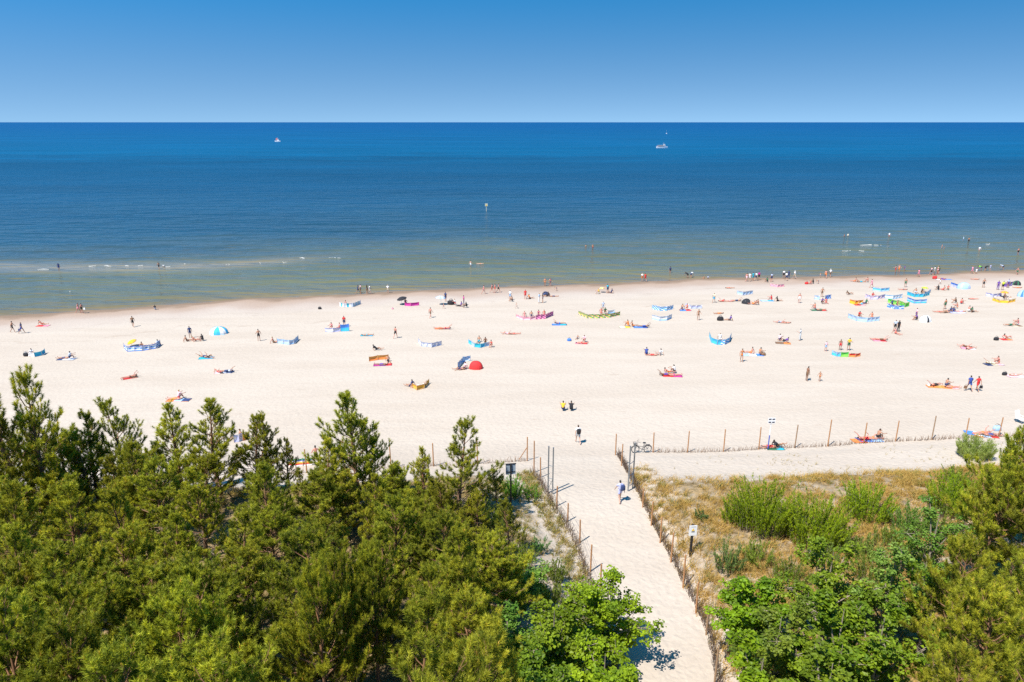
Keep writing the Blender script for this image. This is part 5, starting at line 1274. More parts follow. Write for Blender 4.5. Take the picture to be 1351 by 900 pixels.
def make_pose(J):
    """one continuous skinned body, and clothing and hair cut from its surface and lifted off it"""
    names = [k for k in RAD]; bm = bmesh.new(); ly = bm.verts.layers.skin.verify(); vv = {}
    for k in names:
        v = bm.verts.new(J[k]); v[ly].radius = (RAD[k], RAD[k]); v[ly].use_root = (k == 'pelvis'); vv[k] = v
    for a, b in BONES: bm.edges.new((vv[a], vv[b]))
    me = bpy.data.meshes.new('p'); bm.to_mesh(me); bm.free()
    o = bpy.data.objects.new('p', me); COL.objects.link(o)
    o.modifiers.new('s', 'SKIN').use_smooth_shade = True; o.modifiers.new('u', 'SUBSURF').levels = 1
    dg = bpy.context.evaluated_depsgraph_get(); ev = o.evaluated_get(dg); res = bpy.data.meshes.new_from_object(ev)
    bpy.data.objects.remove(o)
    bv = np.array([v.co[:] for v in res.vertices]); bf = [list(p.vertices) for p in res.polygons]
    # fingers: five tapering bent tubes rooted in each palm
    mb = MB(); mb.v = [tuple(v) for v in bv]; mb.f = bf; mb.m = [0] * len(bf)
    SK = bpy.data.materials.get('skin_fair') or plain('skin_fair', (.5, .3, .22), .6, .05); mb.mats = [SK]
    for n, s in (('l', -1), ('r', 1)):
        d = J[n + '_fd']; a = Vector((0, 1, 0)) if abs(d.y) < .8 else Vector((0, 0, 1)); side = (a - d * a.dot(d)).normalized(); inn = d.cross(side).normalized()
        for q, ln in ((-.024, .062), (-.008, .075), (.008, .07), (.024, .055)):
            p0 = J[n + 'palm'] + side * q - d * .01; p1 = p0 + d * ln * .6; p2 = p1 + (d * .8 + inn * .4 * s).normalized() * ln * .5
            mb.tube([p0, p1, p2], [.0095, .0085, .006], SK, 4)
        p0 = J[n + 'wrist'] + d * .04 + side * .02; mb.tube([p0, p0 + (side * .8 + d * .6) * .045, p0 + (side * .6 + d * 1.1) * .06], [.011, .010, .007], SK, 4)
    # which bone carries each face
    FC = np.array([np.mean([mb.v[i] for i in f], 0) for f in mb.f])
    A = np.array([J[a][:] for a, b in BONES]); B = np.array([J[b][:] for a, b in BONES]); rr = np.array([(RAD[a] + RAD[b]) / 2 for a, b in BONES])
    AB = B - A; t = np.clip(((FC[:, None] - A) * AB).sum(-1) / (AB * AB).sum(-1), 0, 1)
    dist = np.linalg.norm(FC[:, None] - (A + AB * t[..., None]), axis=-1) / rr
    bi = dist.argmin(1); bt = t[np.arange(len(FC)), bi]
    bn = [BONES[i][0] + '>' + BONES[i][1] for i in bi]
    zmin = min(v[2] for v in mb.v)
    def shift(vs): return [(v[0], v[1], v[2] - zmin) for v in vs]
    mb.v = shift(mb.v); mb.mats = [SK]
    def finish(m, name):
        q = bpy.data.meshes.new(name); q.from_pydata(m.v, [], m.f); q.materials.append(SK)
        q.polygons.foreach_set('use_smooth', np.ones(len(m.f), dtype=bool)); q.update(); return q
    body = finish(mb, 'person')
    vn = np.array([v.normal[:] for v in body.vertices]); V0 = np.array(mb.v)
    def part(name, ok, lift):
        fs = [f for f, i in zip(mb.f, range(len(mb.f))) if ok(i)]
        if not fs: return None
        u = sorted({i for f in fs for i in f}); mp = {i: k for k, i in enumerate(u)}
        outer = V0[u] + vn[u] * lift; inner = V0[u] - vn[u] * .004; k = len(u)
        edges = {}
        for f in fs:
            for a, b in zip(f, f[1:] + f[:1]): edges[(a, b)] = edges.get((a, b), 0) + 1
        F_ = [[mp[i] for i in f] for f in fs]
        F_ += [[mp[b], mp[a], mp[a] + k, mp[b] + k] for (a, b) in edges if (b, a) not in edges]
        m = MB(); m.v = [tuple(p) for p in np.concatenate([outer, inner])]; m.f = F_
        return finish(m, name)
    hd = (J['crown'] - J['throat']).normalized(); fr = (J['nose'] - J['head']).normalized(); hc = np.array(J['head'][:])
    rel = FC - hc; upc = rel @ np.array(hd[:]); frc = rel @ np.array(fr[:])
    headset = {'head>crown', 'throat>head', 'head>nose'}
    def hairy(i): return bn[i] in headset and ((upc[i] > .045) or (frc[i] < .012 and upc[i] > -.055))
    leg = lambda i, m: any(bn[i] == n + 'hip>' + n + 'knee' and bt[i] < m for n in 'lr')
    core = lambda i: bn[i].startswith('pelvis>')
    def shorts(i): return core(i) and bt[i] < .8 or bn[i].startswith('pelvis>') or leg(i, .62)
    def brief(i): return (core(i) and not (bn[i] == 'pelvis>waist' and bt[i] > .45)) or leg(i, .10)
    def trousers(i): return shorts(i) or any(bn[i] in (n + 'hip>' + n + 'knee', n + 'knee>' + n + 'ankle') and not (bn[i].endswith('ankle') and bt[i] > .85) for n in 'lr')
    def shirt(i): return bn[i] in ('pelvis>waist', 'waist>chest', 'chest>neck') or any(bn[i] == 'chest>' + n + 'shoulder' or (bn[i] == n + 'shoulder>' + n + 'elbow' and bt[i] < .6) for n in 'lr') or (bn[i] == 'neck>throat' and bt[i] < .25)
    def dress(i): return shirt(i) or shorts(i)
    def bra(i): return (bn[i] == 'waist>chest' and bt[i] > .62) or (bn[i] == 'chest>neck' and bt[i] < .12)
    return dict(body=body, hair=part('hair', hairy, .018), shorts=part('shorts', shorts, .016), brief=part('swimwear', brief, .008), trousers=part('trousers', trousers, .014),
                shirt=part('shirt', shirt, .016), dress=part('dress', dress, .02), bra=part('swimwear', bra, .009), back=J['chest'] - Vector((0, 0, zmin)))
POSES = dict(
    st=make_pose(fk(lt=3, ls=1, rt=-3, rs=-5, la=2, ra=-4)),
    sh=make_pose(fk(lt=5, ls=2, rt=-2, rs=-4, la=-25, lf=60, ra=8, arm=.55)),
    ph=make_pose(fk(torso=2, head=8, lt=2, ls=0, rt=-4, rs=-6, la=22, lf=115, ra=0)),
    wk=make_pose(fk(torso=4, lt=26, ls=14, rt=-16, rs=-42, la=-24, ra=22)),
    wr=make_pose(fk(torso=4, lt=-15, ls=-38, rt=24, rs=10, la=24, ra=-22)),
    sk=make_pose(fk(torso=12, head=6, lt=128, ls=25, rt=120, rs=15, la=62, lf=95, ra=58, rf=90)),
    sl=make_pose(fk(torso=-14, head=4, lt=92, ls=86, rt=98, rs=70, la=-38, lf=-22, ra=-36, rf=-20, spl=.16)),
    re=make_pose(fk(torso=-50, head=-12, lt=92, ls=88, rt=128, rs=35, la=-22, lf=60, ra=-20, rf=55, spl=.12)),
    lb=make_pose(fk(torso=-88, lt=91, ls=89, rt=92, rs=90, la=95, lf=88, ra=92, rf=90, spl=.12)),
    lk=make_pose(fk(torso=-88, lt=135, ls=25, rt=91, rs=89, la=150, lf=230, ra=92, rf=88, spl=.12)),
    lf=make_pose(fk(torso=88, head=75, lt=-90, ls=-92, rt=-90, rs=-89, la=150, lf=120, ra=155, rf=125, arm=.6, spl=.1)),
    be=make_pose(fk(torso=72, head=60, lt=8, ls=-6, rt=-2, rs=-12, la=25, lf=18, ra=15, rf=10)),
)
SKIN = dict(f=plain('skin_fair', (.5, .3, .22), .6, .05), t=plain('skin_tan', (.42, .21, .125), .55, .06), r=plain('skin_reddened', (.52, .23, .165), .55, .06), d=plain('skin_brown', (.25, .12, .07), .5, .06))
HAIR = dict(k=plain('hair_dark', (.02, .014, .010), .6, .2), b=plain('hair_brown', (.07, .035, .018), .6, .2), y=plain('hair_blond', (.34, .21, .08), .6, .15), g=plain('hair_grey', (.30, .29, .28), .7, .1), w=plain('cap_white', (.72, .72, .72), .8, .05))
POSE_WORD = {}
PEOPLE = 0
def person(px, py, pose, head, skin, top, bottom, hair, label, size=1.0, sink=0.0, lift=0.0, group='people on the beach'):
    """top / bottom: 'kind:colour' or ''"""
    global PEOPLE
    ps = POSES[pose]
    if sink > 0: x, y = on_plane(px, py, 0.0); g = Vector((x, y, -sink))
    else: g = ground(px, py); g.z += lift
    o = link('person', ps['body']); o.location = g; o.rotation_euler = (0, 0, R(head)); o.scale = (size,) * 3
    o.material_slots[0].link = 'OBJECT'; o.material_slots[0].material = SKIN[skin]
    tag(o, label, 'person', group)
    def wear(kind, mat):
        me = ps[kind]
        if me is None: return
        c = link(me.name.split('.')[0], me, o); c.material_slots[0].link = 'OBJECT'; c.material_slots[0].material = mat
    wear('hair', HAIR[hair])
    for w_ in (top, bottom):
        if w_: k, c = w_.split(':'); wear(k, cloth(c))
    PEOPLE += 1
    return o
B = 'brief:'; S = 'shorts:'; H_ = 'shirt:'; TR = 'trousers:'; BR = 'bra:'; DR = 'dress:'
TWL = .045
Q = person
WATER = dict(group='people in the shallow water')
# -- in the water
Q(78, 356, 'st', 20, 't', H_ + 'navy', S + 'dblue', 'k', 'person in navy shirt wading alone on the far sand bar', sink=.25, **WATER)
Q(210, 354.5, 'wr', 60, 't', '', S + 'black', 'k', 'person in dark trunks wading on the sand bar with a small child', sink=.25, **WATER)
Q(217, 353, 'be', 90, 'f', H_ + 'white', B + 'white', 'y', 'small child in white splashing on the sand bar', .62, sink=.2, **WATER)
Q(621, 351, 'sh', 160, 'f', '', S + 'white', 'b', 'pale person standing knee deep beside a floating swimmer', sink=.5, **WATER)
Q(634, 348, 'lb', 90, 'f', '', B + 'orange', 'y', 'person floating on the back in the shallow water', sink=.1, **WATER)
Q(782, 327, 'st', 10, 't', '', B + 'red', 'b', 'person standing thigh deep far out beside a swimmer', sink=.75, **WATER)
Q(773, 325, 'st', 10, 't', '', B + 'navy', 'k', 'person swimming with only head and shoulders above water', sink=1.25, **WATER)
Q(719, 377.5, 'sh', 170, 't', BR + 'orange', B + 'orange', 'y', 'bather in an orange two piece standing at the water edge', sink=.12, **WATER)
Q(726, 377.5, 'sh', -160, 'r', BR + 'navy', B + 'navy', 'b', 'bather in a navy two piece standing at the water edge', sink=.12, **WATER)
Q(512, 387, 'st', 0, 'f', H_ + 'white', S + 'cream', 'y', 'person in pale clothes standing alone with feet in the water', sink=.12, **WATER)
Q(884, 360.5, 'st', 20, 't', H_ + 'navy', B + 'navy', 'k', 'person in navy wading alone before the bending pair', sink=.3, **WATER)
Q(907, 367, 'be', 40, 't', H_ + 'black', S + 'black', 'k', 'person in black bending over at the water edge', sink=.1, **WATER)
Q(911.5, 366.5, 'be', -40, 't', H_ + 'white', S + 'navy', 'b', 'person in white shirt and navy shorts bending at the water edge', sink=.1, **WATER)
Q(928.5, 367.5, 'sl', 30, 't', '', B + 'orange', 'y', 'child sitting in the wash of the water, blond', .7, sink=.05, **WATER)
Q(934, 367.5, 'sl', -20, 't', H_ + 'grey', B + 'navy', 'k', 'child sitting in the wash of the water, dark haired', .7, sink=.05, **WATER)
Q(1114, 312.5, 'st', 40, 't', '', B + 'navy', 'k', 'person bathing waist deep far out, darker of two', sink=.95, **WATER)
Q(1118.5, 312, 'st', -40, 'f', H_ + 'cream', B + 'navy', 'y', 'person bathing waist deep far out in a pale top', sink=.9, **WATER)
Q(1173, 312.5, 'sh', 170, 't', H_ + 'white', B + 'red', 'w', 'person in white top and cap wading beyond the breaking foam', sink=.6, **WATER)
Q(1181, 360, 'ph', 60, 'r', '', S + 'red', 'b', 'sunburnt person in red shorts standing in the shallows', sink=.15, **WATER)
Q(1185.5, 359.5, 'sh', 150, 'r', '', S + 'orange', 'g', 'big sunburnt person in orange shorts standing in the shallows', 1.05, sink=.15, **WATER)
Q(1193, 357.5, 'st', 90, 't', H_ + 'purple', B + 'purple', 'k', 'child in purple standing in the shallows', .72, sink=.12, **WATER)
Q(1211.5, 365.5, 'wk', 30, 'r', DR + 'pink', '', 'b', 'person in a pink dress entering the water', sink=.05, **WATER)
Q(1242.5, 327.5, 'st', 60, 'r', '', B + 'cream', 'y', 'person wading thigh deep with a pale head', sink=.8, **WATER)
Q(1245.5, 328, 'st', 60, 't', '', B + 'red', 'b', 'child deep in the water beside a wader with pale head', .75, sink=.75, **WATER)
Q(1271, 316, 'st', 60, 'f', H_ + 'lblue', B + 'blue', 'w', 'swimmer in a light blue top beside a darker one', sink=1.05, **WATER)
Q(1278, 318.5, 'st', 0, 't', '', S + 'black', 'k', 'dark haired wader beside the light blue swimmer', sink=.65, **WATER)
Q(1292, 331.5, 'sh', 170, 'f', H_ + 'white', B + 'lpink', 'b', 'wader in a white top in front of the little foam streak', sink=.55, **WATER)
Q(1343, 334.5, 'sh', 10, 'r', '', S + 'black', 'y', 'bare chested wader in black trunks near the picture edge', sink=.4, **WATER)
Q(1282, 361.5, 'wk', 20, 't', DR + 'pink', '', 'y', 'tall blond person in pink at the water edge', sink=.05, **WATER)
Q(1287.5, 362, 'st', 0, 't', H_ + 'white', S + 'white', 'b', 'child in white at the water edge beside a tall one in pink', .75, sink=.05, **WATER)
Q(1294, 357.5, 'be', 70, 't', H_ + 'lgreen', S + 'black', 'k', 'person in green top bending in the shallows', sink=.12, **WATER)
Q(1299.5, 357.5, 'be', -70, 't', H_ + 'black', S + 'black', 'k', 'person all in black bending in the shallows beside a green top', sink=.12, **WATER)
Q(1306, 357, 'st', 20, 'f', H_ + 'lav', S + 'grey', 'y', 'child in lavender wading beside the bending pair in green and black', .8, sink=.1, **WATER)
Q(1323, 356, 'be', 90, 't', H_ + 'grey', S + 'navy', 'w', 'person in a pale hat stooping in the shallows', sink=.15, **WATER)
Q(1341.5, 363.5, 'wk', 100, 'r', '', S + 'dgreen', 'y', 'sunburnt person in dark green shorts walking at the wash', sink=.02, **WATER)
# -- shore line from the left
Q(104, 413, 'wk', -90, 'r', '', S + 'pink', 'b', 'sunburnt walker in pink shorts by the wash', )
Q(108.5, 413.5, 'wr', -90, 'r', '', S + 'black', 'k', 'walker in black shorts by the wash carrying a white towel')
Q(17.5, 438.5, 'wr', -70, 't', '', S + 'black', 'k', 'walker in black shorts nearest the picture edge')
Q(29.5, 440, 'wk', -80, 't', H_ + 'navy', S + 'dblue', 'b', 'walker in dark blue behind the one in black shorts')
Q(56, 429.5, 're', -95, 't', BR + 'red', B + 'red', 'b', 'bather in red lying alone on the nearest red towel by the water', lift=TWL)
Q(85, 473.5, 'lb', 90, 't', '', S + 'navy', 'k', 'bather in navy shorts lying on the blue and white towel', lift=TWL)
Q(92, 474, 'sk', -60, 'f', H_ + 'grey', S + 'navy', 'k', 'person in grey sitting on the blue and white towel', lift=TWL)
Q(43, 469, 'sk', 200, 't', H_ + 'white', S + 'navy', 'k', 'person in white sitting inside the turquoise windbreak')
Q(205, 409, 'sk', 40, 't', H_ + 'black', S + 'grey', 'k', 'person in black crouching alone by the water', .85)
Q(176, 431.5, 'wk', 20, 't', H_ + 'brown', S + 'black', 'k', 'walker in brown and black on the empty sand')
Q(188, 459, 'sl', 10, 't', '', S + 'navy', 'b', 'bather in the middle of the blue banded windbreak')
Q(208, 456, 'sl', 60, 't', H_ + 'grey', S + 'navy', 'k', 'bather at the end of the blue banded windbreak')
Q(251.5, 446, 'st', 30, 't', H_ + 'navy', S + 'navy', 'b', 'slim person in navy standing over a seated trio')
Q(246.5, 450.5, 'sl', -60, 't', '', S + 'brown', 'k', 'seated person in brown shorts at the standing navy one')
Q(258.5, 450.5, 're', -80, 'r', BR + 'orange', B + 'orange', 'y', 'blond bather in orange reclining by the dome tent')
Q(268, 450, 'sk', 70, 't', H_ + 'black', S + 'black', 'k', 'seated person in black by the dome tent')
Q(270, 472, 'lf', 80, 't', '', S + 'navy', 'k', 'bather lying face down on the teal towel', lift=TWL)
Q(275, 472.5, 'lk', -100, 't', '', S + 'black', 'k', 'bather with a raised knee on the teal towel', lift=TWL)
Q(288.5, 492, 'lk', 60, 'r', BR + 'red', B + 'red', 'b', 'bather in red with a raised knee on the pale rose towel', lift=TWL)
Q(299.5, 491.5, 'lf', -85, 't', H_ + 'grey', S + 'navy', 'k', 'bather in grey lying on the grey towel', lift=TWL)
Q(172, 499, 'lf', -50, 'r', BR + 'brown', B + 'brown', 'b', 'bather lying face down on the dark red towel', lift=TWL)
Q(232, 527.5, 'lb', 90, 'r', '', S + 'orange', 'b', 'bather in orange shorts lying just above the slender pine', lift=TWL)
Q(236, 527, 'sk', -30, 'r', H_ + 'lpink', B + 'red', 'y', 'person in pale pink sitting above the slender pine', lift=TWL)
Q(342, 450, 'sh', 30, 't', '', S + 'black', 'k', 'bare chested person in black shorts standing by the light blue windbreak')
Q(361, 452.5, 'sl', -80, 'r', '', S + 'brown', 'y', 'person sitting on the sand at the end of the light blue windbreak')
Q(438, 433.5, 'sk', 170, 'r', BR + 'pink', B + 'pink', 'b', 'bather in pink behind the pale lavender windbreak')
Q(447.5, 433.5, 'sl', 150, 'r', BR + 'lpink', B + 'red', 'y', 'blond bather behind the pale lavender windbreak')
Q(454.5, 431.5, 'st', 180, 'r', H_ + 'red', S + 'navy', 'k', 'person in red standing behind the deep blue screen')
Q(457, 403, 'sl', -60, 'r', BR + 'pink', B + 'pink', 'b', 'bather in pink leaning inside the green striped windbreak')
Q(472.5, 387.5, 'wk', -90, 't', H_ + 'navy', S + 'navy', 'k', 'walker in navy first of four at the water')
Q(476, 387.5, 'st', -80, 't', H_ + 'lpink', S + 'black', 'b', 'walker in pale pink second of four at the water')
Q(484.5, 388, 'st', -90, 't', DR + 'black', '', 'k', 'walker in a black dress third of four at the water')
Q(488, 388, 'wr', -90, 'f', H_ + 'white', S + 'white', 'b', 'walker all in white last of four at the water')
Q(484, 443, 'lb', -88, 't', BR + 'teal', B + 'teal', 'k', 'bather in teal lying on the turquoise towel', lift=TWL)
Q(497, 462, 're', -90, 't', H_ + 'black', S + 'black', 'k', 'person in black reclining above the orange windbreak')
Q(512, 477.5, 'sl', 200, 't', '', S + 'black', 'k', 'bather sitting at the end of the orange windbreak')
Q(504, 482, 'lb', 90, 'd', '', S + 'purple', 'k', 'bather lying on the crimson and violet towel', lift=TWL)
Q(522, 446.5, 'wr', -20, 'r', '', S + 'black', 'b', 'bare chested walker in black shorts on the open sand, nearer the wood')
Q(568, 419.5, 'wk', -30, 'r', '', S + 'brown', 'b', 'bare chested walker in brown shorts on the open sand, nearer the sea')
Q(535, 401.5, 'sk', 200, 'r', BR + 'mag', B + 'mag', 'b', 'bather in magenta under the black umbrella')
Q(543, 510.5, 'sl', 60, 't', H_ + 'navy', S + 'navy', 'k', 'person in navy sitting at the mouth of the amber windbreak')
Q(553, 511, 'lf', -80, 'f', H_ + 'white', S + 'white', 'y', 'person in white lying inside the amber windbreak')
Q(588, 398, 'st', 150, 't', H_ + 'navy', S + 'navy', 'k', 'person in navy standing behind the white umbrella')
Q(585.5, 407.5, 'wk', 40, 'f', '', B + 'pink', 'y', 'toddler walking in front of the white umbrella', .55)
Q(601, 402, 'sk', 90, 'r', H_ + 'white', S + 'red', 'y', 'blond person in white sitting by the black bundle')
Q(608, 404.5, 'sl', 80, 't', H_ + 'purple', TR + 'black', 'k', 'person in purple top sitting in the dark dressed family')
Q(612, 403, 'st', 100, 't', H_ + 'mag', TR + 'navy', 'k', 'person in magenta top standing over the dark dressed family')
Q(616, 406, 'sk', 100, 't', H_ + 'black', TR + 'black', 'k', 'person all in black crouching last of the dark dressed family')
Q(581, 434, 'lb', 90, 'r', '', S + 'orange', 'b', 'first bather lying on the orange towel for two', lift=TWL)
Q(588, 434.5, 'lf', -88, 'r', BR + 'red', B + 'red', 'b', 'bather in red lying face down on the orange towel for two', lift=TWL)
Q(613, 487, 'sl', 120, 'r', H_ + 'lpink', S + 'navy', 'b', 'person sitting before the blue printed windbreak and red tent')
Q(607, 488, 'lk', 100, 't', '', S + 'navy', 'k', 'bather lying before the blue printed windbreak and red tent')
Q(640.5, 453.5, 'sk', 180, 'd', '', S + 'black', 'k', 'dark tanned bather inside the turquoise panelled windbreak')
Q(648.5, 457.5, 'sk', 160, 'r', BR + 'red', B + 'red', 'k', 'bather in red at the end of the turquoise panelled windbreak')
Q(632, 451.5, 'sl', 170, 't', '', S + 'teal', 'b', 'bather half hidden behind the turquoise panelled windbreak')
Q(638, 388, 'wk', -90, 'r', BR + 'pink', B + 'pink', 'b', 'bather in pink walking ahead of a trio at the wash')
Q(649, 386.5, 'wr', -90, 'r', BR + 'red', B + 'red', 'k', 'bather in red, first of a trio at the wash')
Q(653, 386.5, 'st', -80, 'r', '', S + 'red', 'b', 'bare chested bather in red shorts, middle of a trio at the wash')
Q(657.5, 386, 'wk', -100, 'r', '', S + 'black', 'k', 'bare chested bather in black shorts, last of a trio at the wash')
Q(673, 396, 'st', 160, 'f', H_ + 'white', S + 'lblue', 'b', 'person in white top and light blue shorts standing over a seated one')
Q(676, 398, 'sk', 60, 't', '', S + 'black', 'k', 'person crouching at the feet of a white topped one')
Q(681.5, 407, 'wk', 90, 'f', '', B + 'white', 'y', 'small pale child on the sand above the pink windbreak', .6)
Q(693, 395, 'st', 190, 'r', DR + 'red', '', 'b', 'person in a bright red dress standing near the shore')
Q(698.5, 394.5, 'sl', -60, 't', H_ + 'orange', S + 'brown', 'k', 'person sitting beside the bright red dress')
Q(711, 400, 'ph', -100, 'f', H_ + 'lblue', TR + 'white', 'y', 'person in pale blue and white standing face to face with a dark one')
Q(716, 399.5, 'st', 90, 't', H_ + 'black', S + 'navy', 'k', 'person in black standing face to face with a pale one')
Q(722.5, 391.5, 'sl', 90, 't', H_ + 'black', S + 'black', 'k', 'person in black sitting at the small tipped umbrella')
Q(730, 391.5, 'lb', -90, 't', '', S + 'navy', 'k', 'bather lying behind the small tipped umbrella')
Q(734.5, 384, 'be', 90, 't', '', S + 'navy', 'b', 'child digging in the wet sand', .6)
Q(701, 417.5, 'sl', 180, 't', '', S + 'navy', 'k', 'dark haired head rising over the pink windbreak')
Q(710.5, 416.5, 'sk', 180, 'r', BR + 'mag', B + 'mag', 'b', 'bather in magenta behind the joint of the pink windbreaks')
Q(718, 416, 'sl', 190, 'r', BR + 'red', B + 'red', 'y', 'blond bather behind the spotted magenta windbreak')
Q(692, 418, 'sl', 180, 'r', BR + 'pink', B + 'pink', 'y', 'blond bather behind the pink windbreak')
Q(738, 428, 'lf', 90, 't', BR + 'blue', B + 'blue', 'k', 'bather in blue lying on the deep blue towel', lift=TWL)
Q(669, 441, 'lk', 80, 'r', '', S + 'lpink', 'b', 'bather with raised knee on bare sand, first of two', )
Q(678, 441, 'lb', -85, 'r', BR + 'red', B + 'red', 'k', 'bather in red lying on bare sand, second of two')
Q(771, 451, 'sk', 160, 'r', H_ + 'lpink', S + 'black', 'k', 'person in pale pink sitting on the rose towel', lift=.0)
Q(767, 453.5, 'lb', -85, 'r', BR + 'red', B + 'red', 'k', 'bather lying on the rose towel', lift=TWL)
Q(762, 447, 'sl', 150, 't', '', S + 'navy', 'k', 'child sitting on bare sand behind the rose towel', .6)
Q(793, 413.5, 'sl', 180, 'r', BR + 'red', B + 'red', 'k', 'bather in red behind the checked long windbreak')
Q(798, 413.5, 'sk', 190, 't', H_ + 'dgreen', S + 'dgreen', 'k', 'person in dark green behind the checked long windbreak')
Q(795.5, 410, 'sh', 180, 't', H_ + 'grey', S + 'grey', 'g', 'person in grey standing behind the checked long windbreak', .9)
Q(790.5, 388, 'sk', 90, 'f', H_ + 'yellow', S + 'cream', 'y', 'person in yellow under the small ochre umbrella')
Q(801.5, 387, 'ph', 30, 't', H_ + 'teal', S + 'navy', 'k', 'person in teal standing by the small ochre umbrella')
Q(806.5, 387, 'sl', 60, 't', H_ + 'navy', S + 'navy', 'k', 'person in navy sitting by the small ochre umbrella')
Q(847, 371.5, 'st', 10, 'f', H_ + 'white', S + 'orange', 'y', 'person in a white top at the water beside the red shirt')
Q(851.2, 371.8, 'wk', 10, 't', H_ + 'red', S + 'red', 'b', 'person in a red shirt and shorts at the water')
Q(900, 408.5, 'sl', 150, 't', '', S + 'navy', 'k', 'bather in navy shorts on the blue and red towel', lift=TWL)
Q(906.5, 408.5, 'sk', 150, 'r', BR + 'orange', B + 'orange', 'b', 'bather in orange on the blue and red towel', lift=TWL)
Q(921, 422.5, 'sh', 190, 't', BR + 'brown', B + 'brown', 'b', 'bather in brown standing below the pale grey windbreak')
Q(941.5, 399.5, 'wr', 150, 't', H_ + 'cream', S + 'cyan', 'y', 'person in cream top and bright blue shorts walking')
Q(829, 431, 'sk', 60, 't', H_ + 'orange', S + 'orange', 'b', 'person in orange hugging knees on the pale yellow towel', lift=TWL)
Q(834.5, 431, 'sl', -80, 't', '', S + 'orange', 'b', 'bare chested person sitting between the yellow and blue towels', lift=TWL)
Q(850, 432, 'lf', -90, 'd', '', S + 'dblue', 'k', 'dark tanned bather lying on the royal blue towel', lift=TWL)
Q(853, 468.5, 'sk', 0, 't', H_ + 'dblue', S + 'dblue', 'k', 'person in deep navy sitting on bare sand with back turned')
Q(861, 469, 'lb', 88, 'r', '', S + 'red', 'b', 'bather lying between the navy and the white seated ones')
Q(871, 468.5, 'sl', 20, 'f', H_ + 'white', S + 'white', 'b', 'person in white sitting on bare sand')
Q(890, 492.5, 'sk', 60, 't', H_ + 'white', S + 'black', 'k', 'person in white hugging knees on the red towel of the trio', lift=TWL)
Q(881.5, 493.5, 're', -90, 'r', '', S + 'orange', 'b', 'bather propped up on the red towel of the trio', lift=TWL)
Q(889, 496, 'lb', -88, 'r', BR + 'red', B + 'mag', 'b', 'bather in red lying in front on the red towel of the trio', lift=TWL)
Q(878, 495.5, 'lf', 95, 'd', '', S + 'purple', 'k', 'dark tanned bather lying at the end of the red towel of the trio')
Q(950, 448, 'sl', 180, 'f', H_ + 'white', S + 'white', 'y', 'person in white inside the horseshoe windbreak')
Q(962, 380.5, 'lb', -90, 't', BR + 'red', B + 'red', 'k', 'bather lying alone on the wet sand edge near the rose windbreak')
Q(953, 398, 'lk', -90, 'r', '', S + 'red', 'k', 'bather with raised knee lying near the bright blue shorts')
Q(963, 398, 'lb', 90, 'r', BR + 'pink', B + 'pink', 'y', 'blond bather in pink lying near the bright blue shorts')
Q(972, 397.5, 'lf', -90, 't', '', S + 'navy', 'k', 'bather in navy shorts lying face down, last of a row of three')
Q(949, 414, 'lb', 100, 't', '', S + 'orange', 'b', 'bather in orange shorts lying above the big black bag')
Q(963, 423, 'sl', 80, 't', H_ + 'purple', S + 'black', 'k', 'person in purple sitting beside the big black bag')
Q(984.5, 371.5, 'wk', -60, 'r', '', S + 'lpink', 'b', 'bather in pale pink shorts, first of the shore crowd')
Q(988.5, 371.5, 'st', -30, 'f', H_ + 'white', S + 'white', 'b', 'person in white within the shore crowd')
Q(993, 370.8, 'st', 20, 't', H_ + 'teal', S + 'teal', 'k', 'person in teal within the shore crowd')
Q(997, 370.5, 'wr', -40, 'f', H_ + 'silver', S + 'navy', 'b', 'person in silver grey top within the shore crowd')
Q(1000.8, 369.8, 'st', 10, 't', H_ + 'mag', S + 'black', 'k', 'person in dark magenta, last of the shore crowd')
Q(1012.5, 372.5, 'sk', 30, 't', H_ + 'dgreen', S + 'black', 'k', 'person in dark green crouching behind the rose windbreak')
Q(1017.5, 371.8, 'st', 20, 'r', H_ + 'grey', S + 'navy', 'b', 'person in grey standing behind the rose windbreak')
Q(1033.5, 367.5, 'st', 10, 't', H_ + 'white', S + 'black', 'b', 'person in white top and black shorts, first of three at the water')
Q(1037, 370.5, 'wk', 0, 't', H_ + 'white', S + 'navy', 'k', 'person in white top walking, middle of three at the water')
Q(1040, 367.8, 'st', -10, 't', H_ + 'navy', TR + 'navy', 'k', 'person all in navy, last of three at the water')
Q(1048, 368, 'wk', 20, 'f', H_ + 'white', S + 'cream', 'w', 'person in white with a white cap walking alone into the water')
Q(1073, 374.5, 'sk', 60, 't', H_ + 'black', S + 'black', 'k', 'person in black sitting on the wet sand by the red bag')
Q(1079.5, 374.5, 'be', 70, 't', '', S + 'navy', 'b', 'child stooping on the wet sand by the red bag', .6)
Q(1068.5, 375, 'sl', 60, 'r', BR + 'red', B + 'red', 'y', 'bather in red sitting beside the red bag')
Q(1082, 366, 'st', 20, 'f', '', B + 'white', 'y', 'small child at the water beside two grown ups', .55)
Q(1089, 367.3, 'wk', -20, 'r', '', S + 'orange', 'b', 'sunburnt person in orange shorts at the water beside a small child')
Q(1095, 365.8, 'wr', 10, 't', H_ + 'white', S + 'brown', 'w', 'person in a white shirt and cap walking into the water')
Q(1054, 400, 'st', 170, 'r', '', S + 'white', 'b', 'bare chested person in white shorts standing on open sand')
Q(994, 402, 're', 80, 'r', '', S + 'orange', 'b', 'bather reclining behind the tipped black umbrella')
Q(1000.5, 402.5, 'sk', 80, 't', BR + 'red', B + 'brown', 'b', 'bather sitting behind the tipped black umbrella')
Q(1018, 397, 'sk', 60, 'r', H_ + 'red', S + 'red', 'k', 'person in red sitting on the sky blue towel', lift=TWL)
Q(1025.5, 397.5, 'sl', -80, 't', H_ + 'black', S + 'black', 'k', 'person in black sitting beside the sky blue towel')
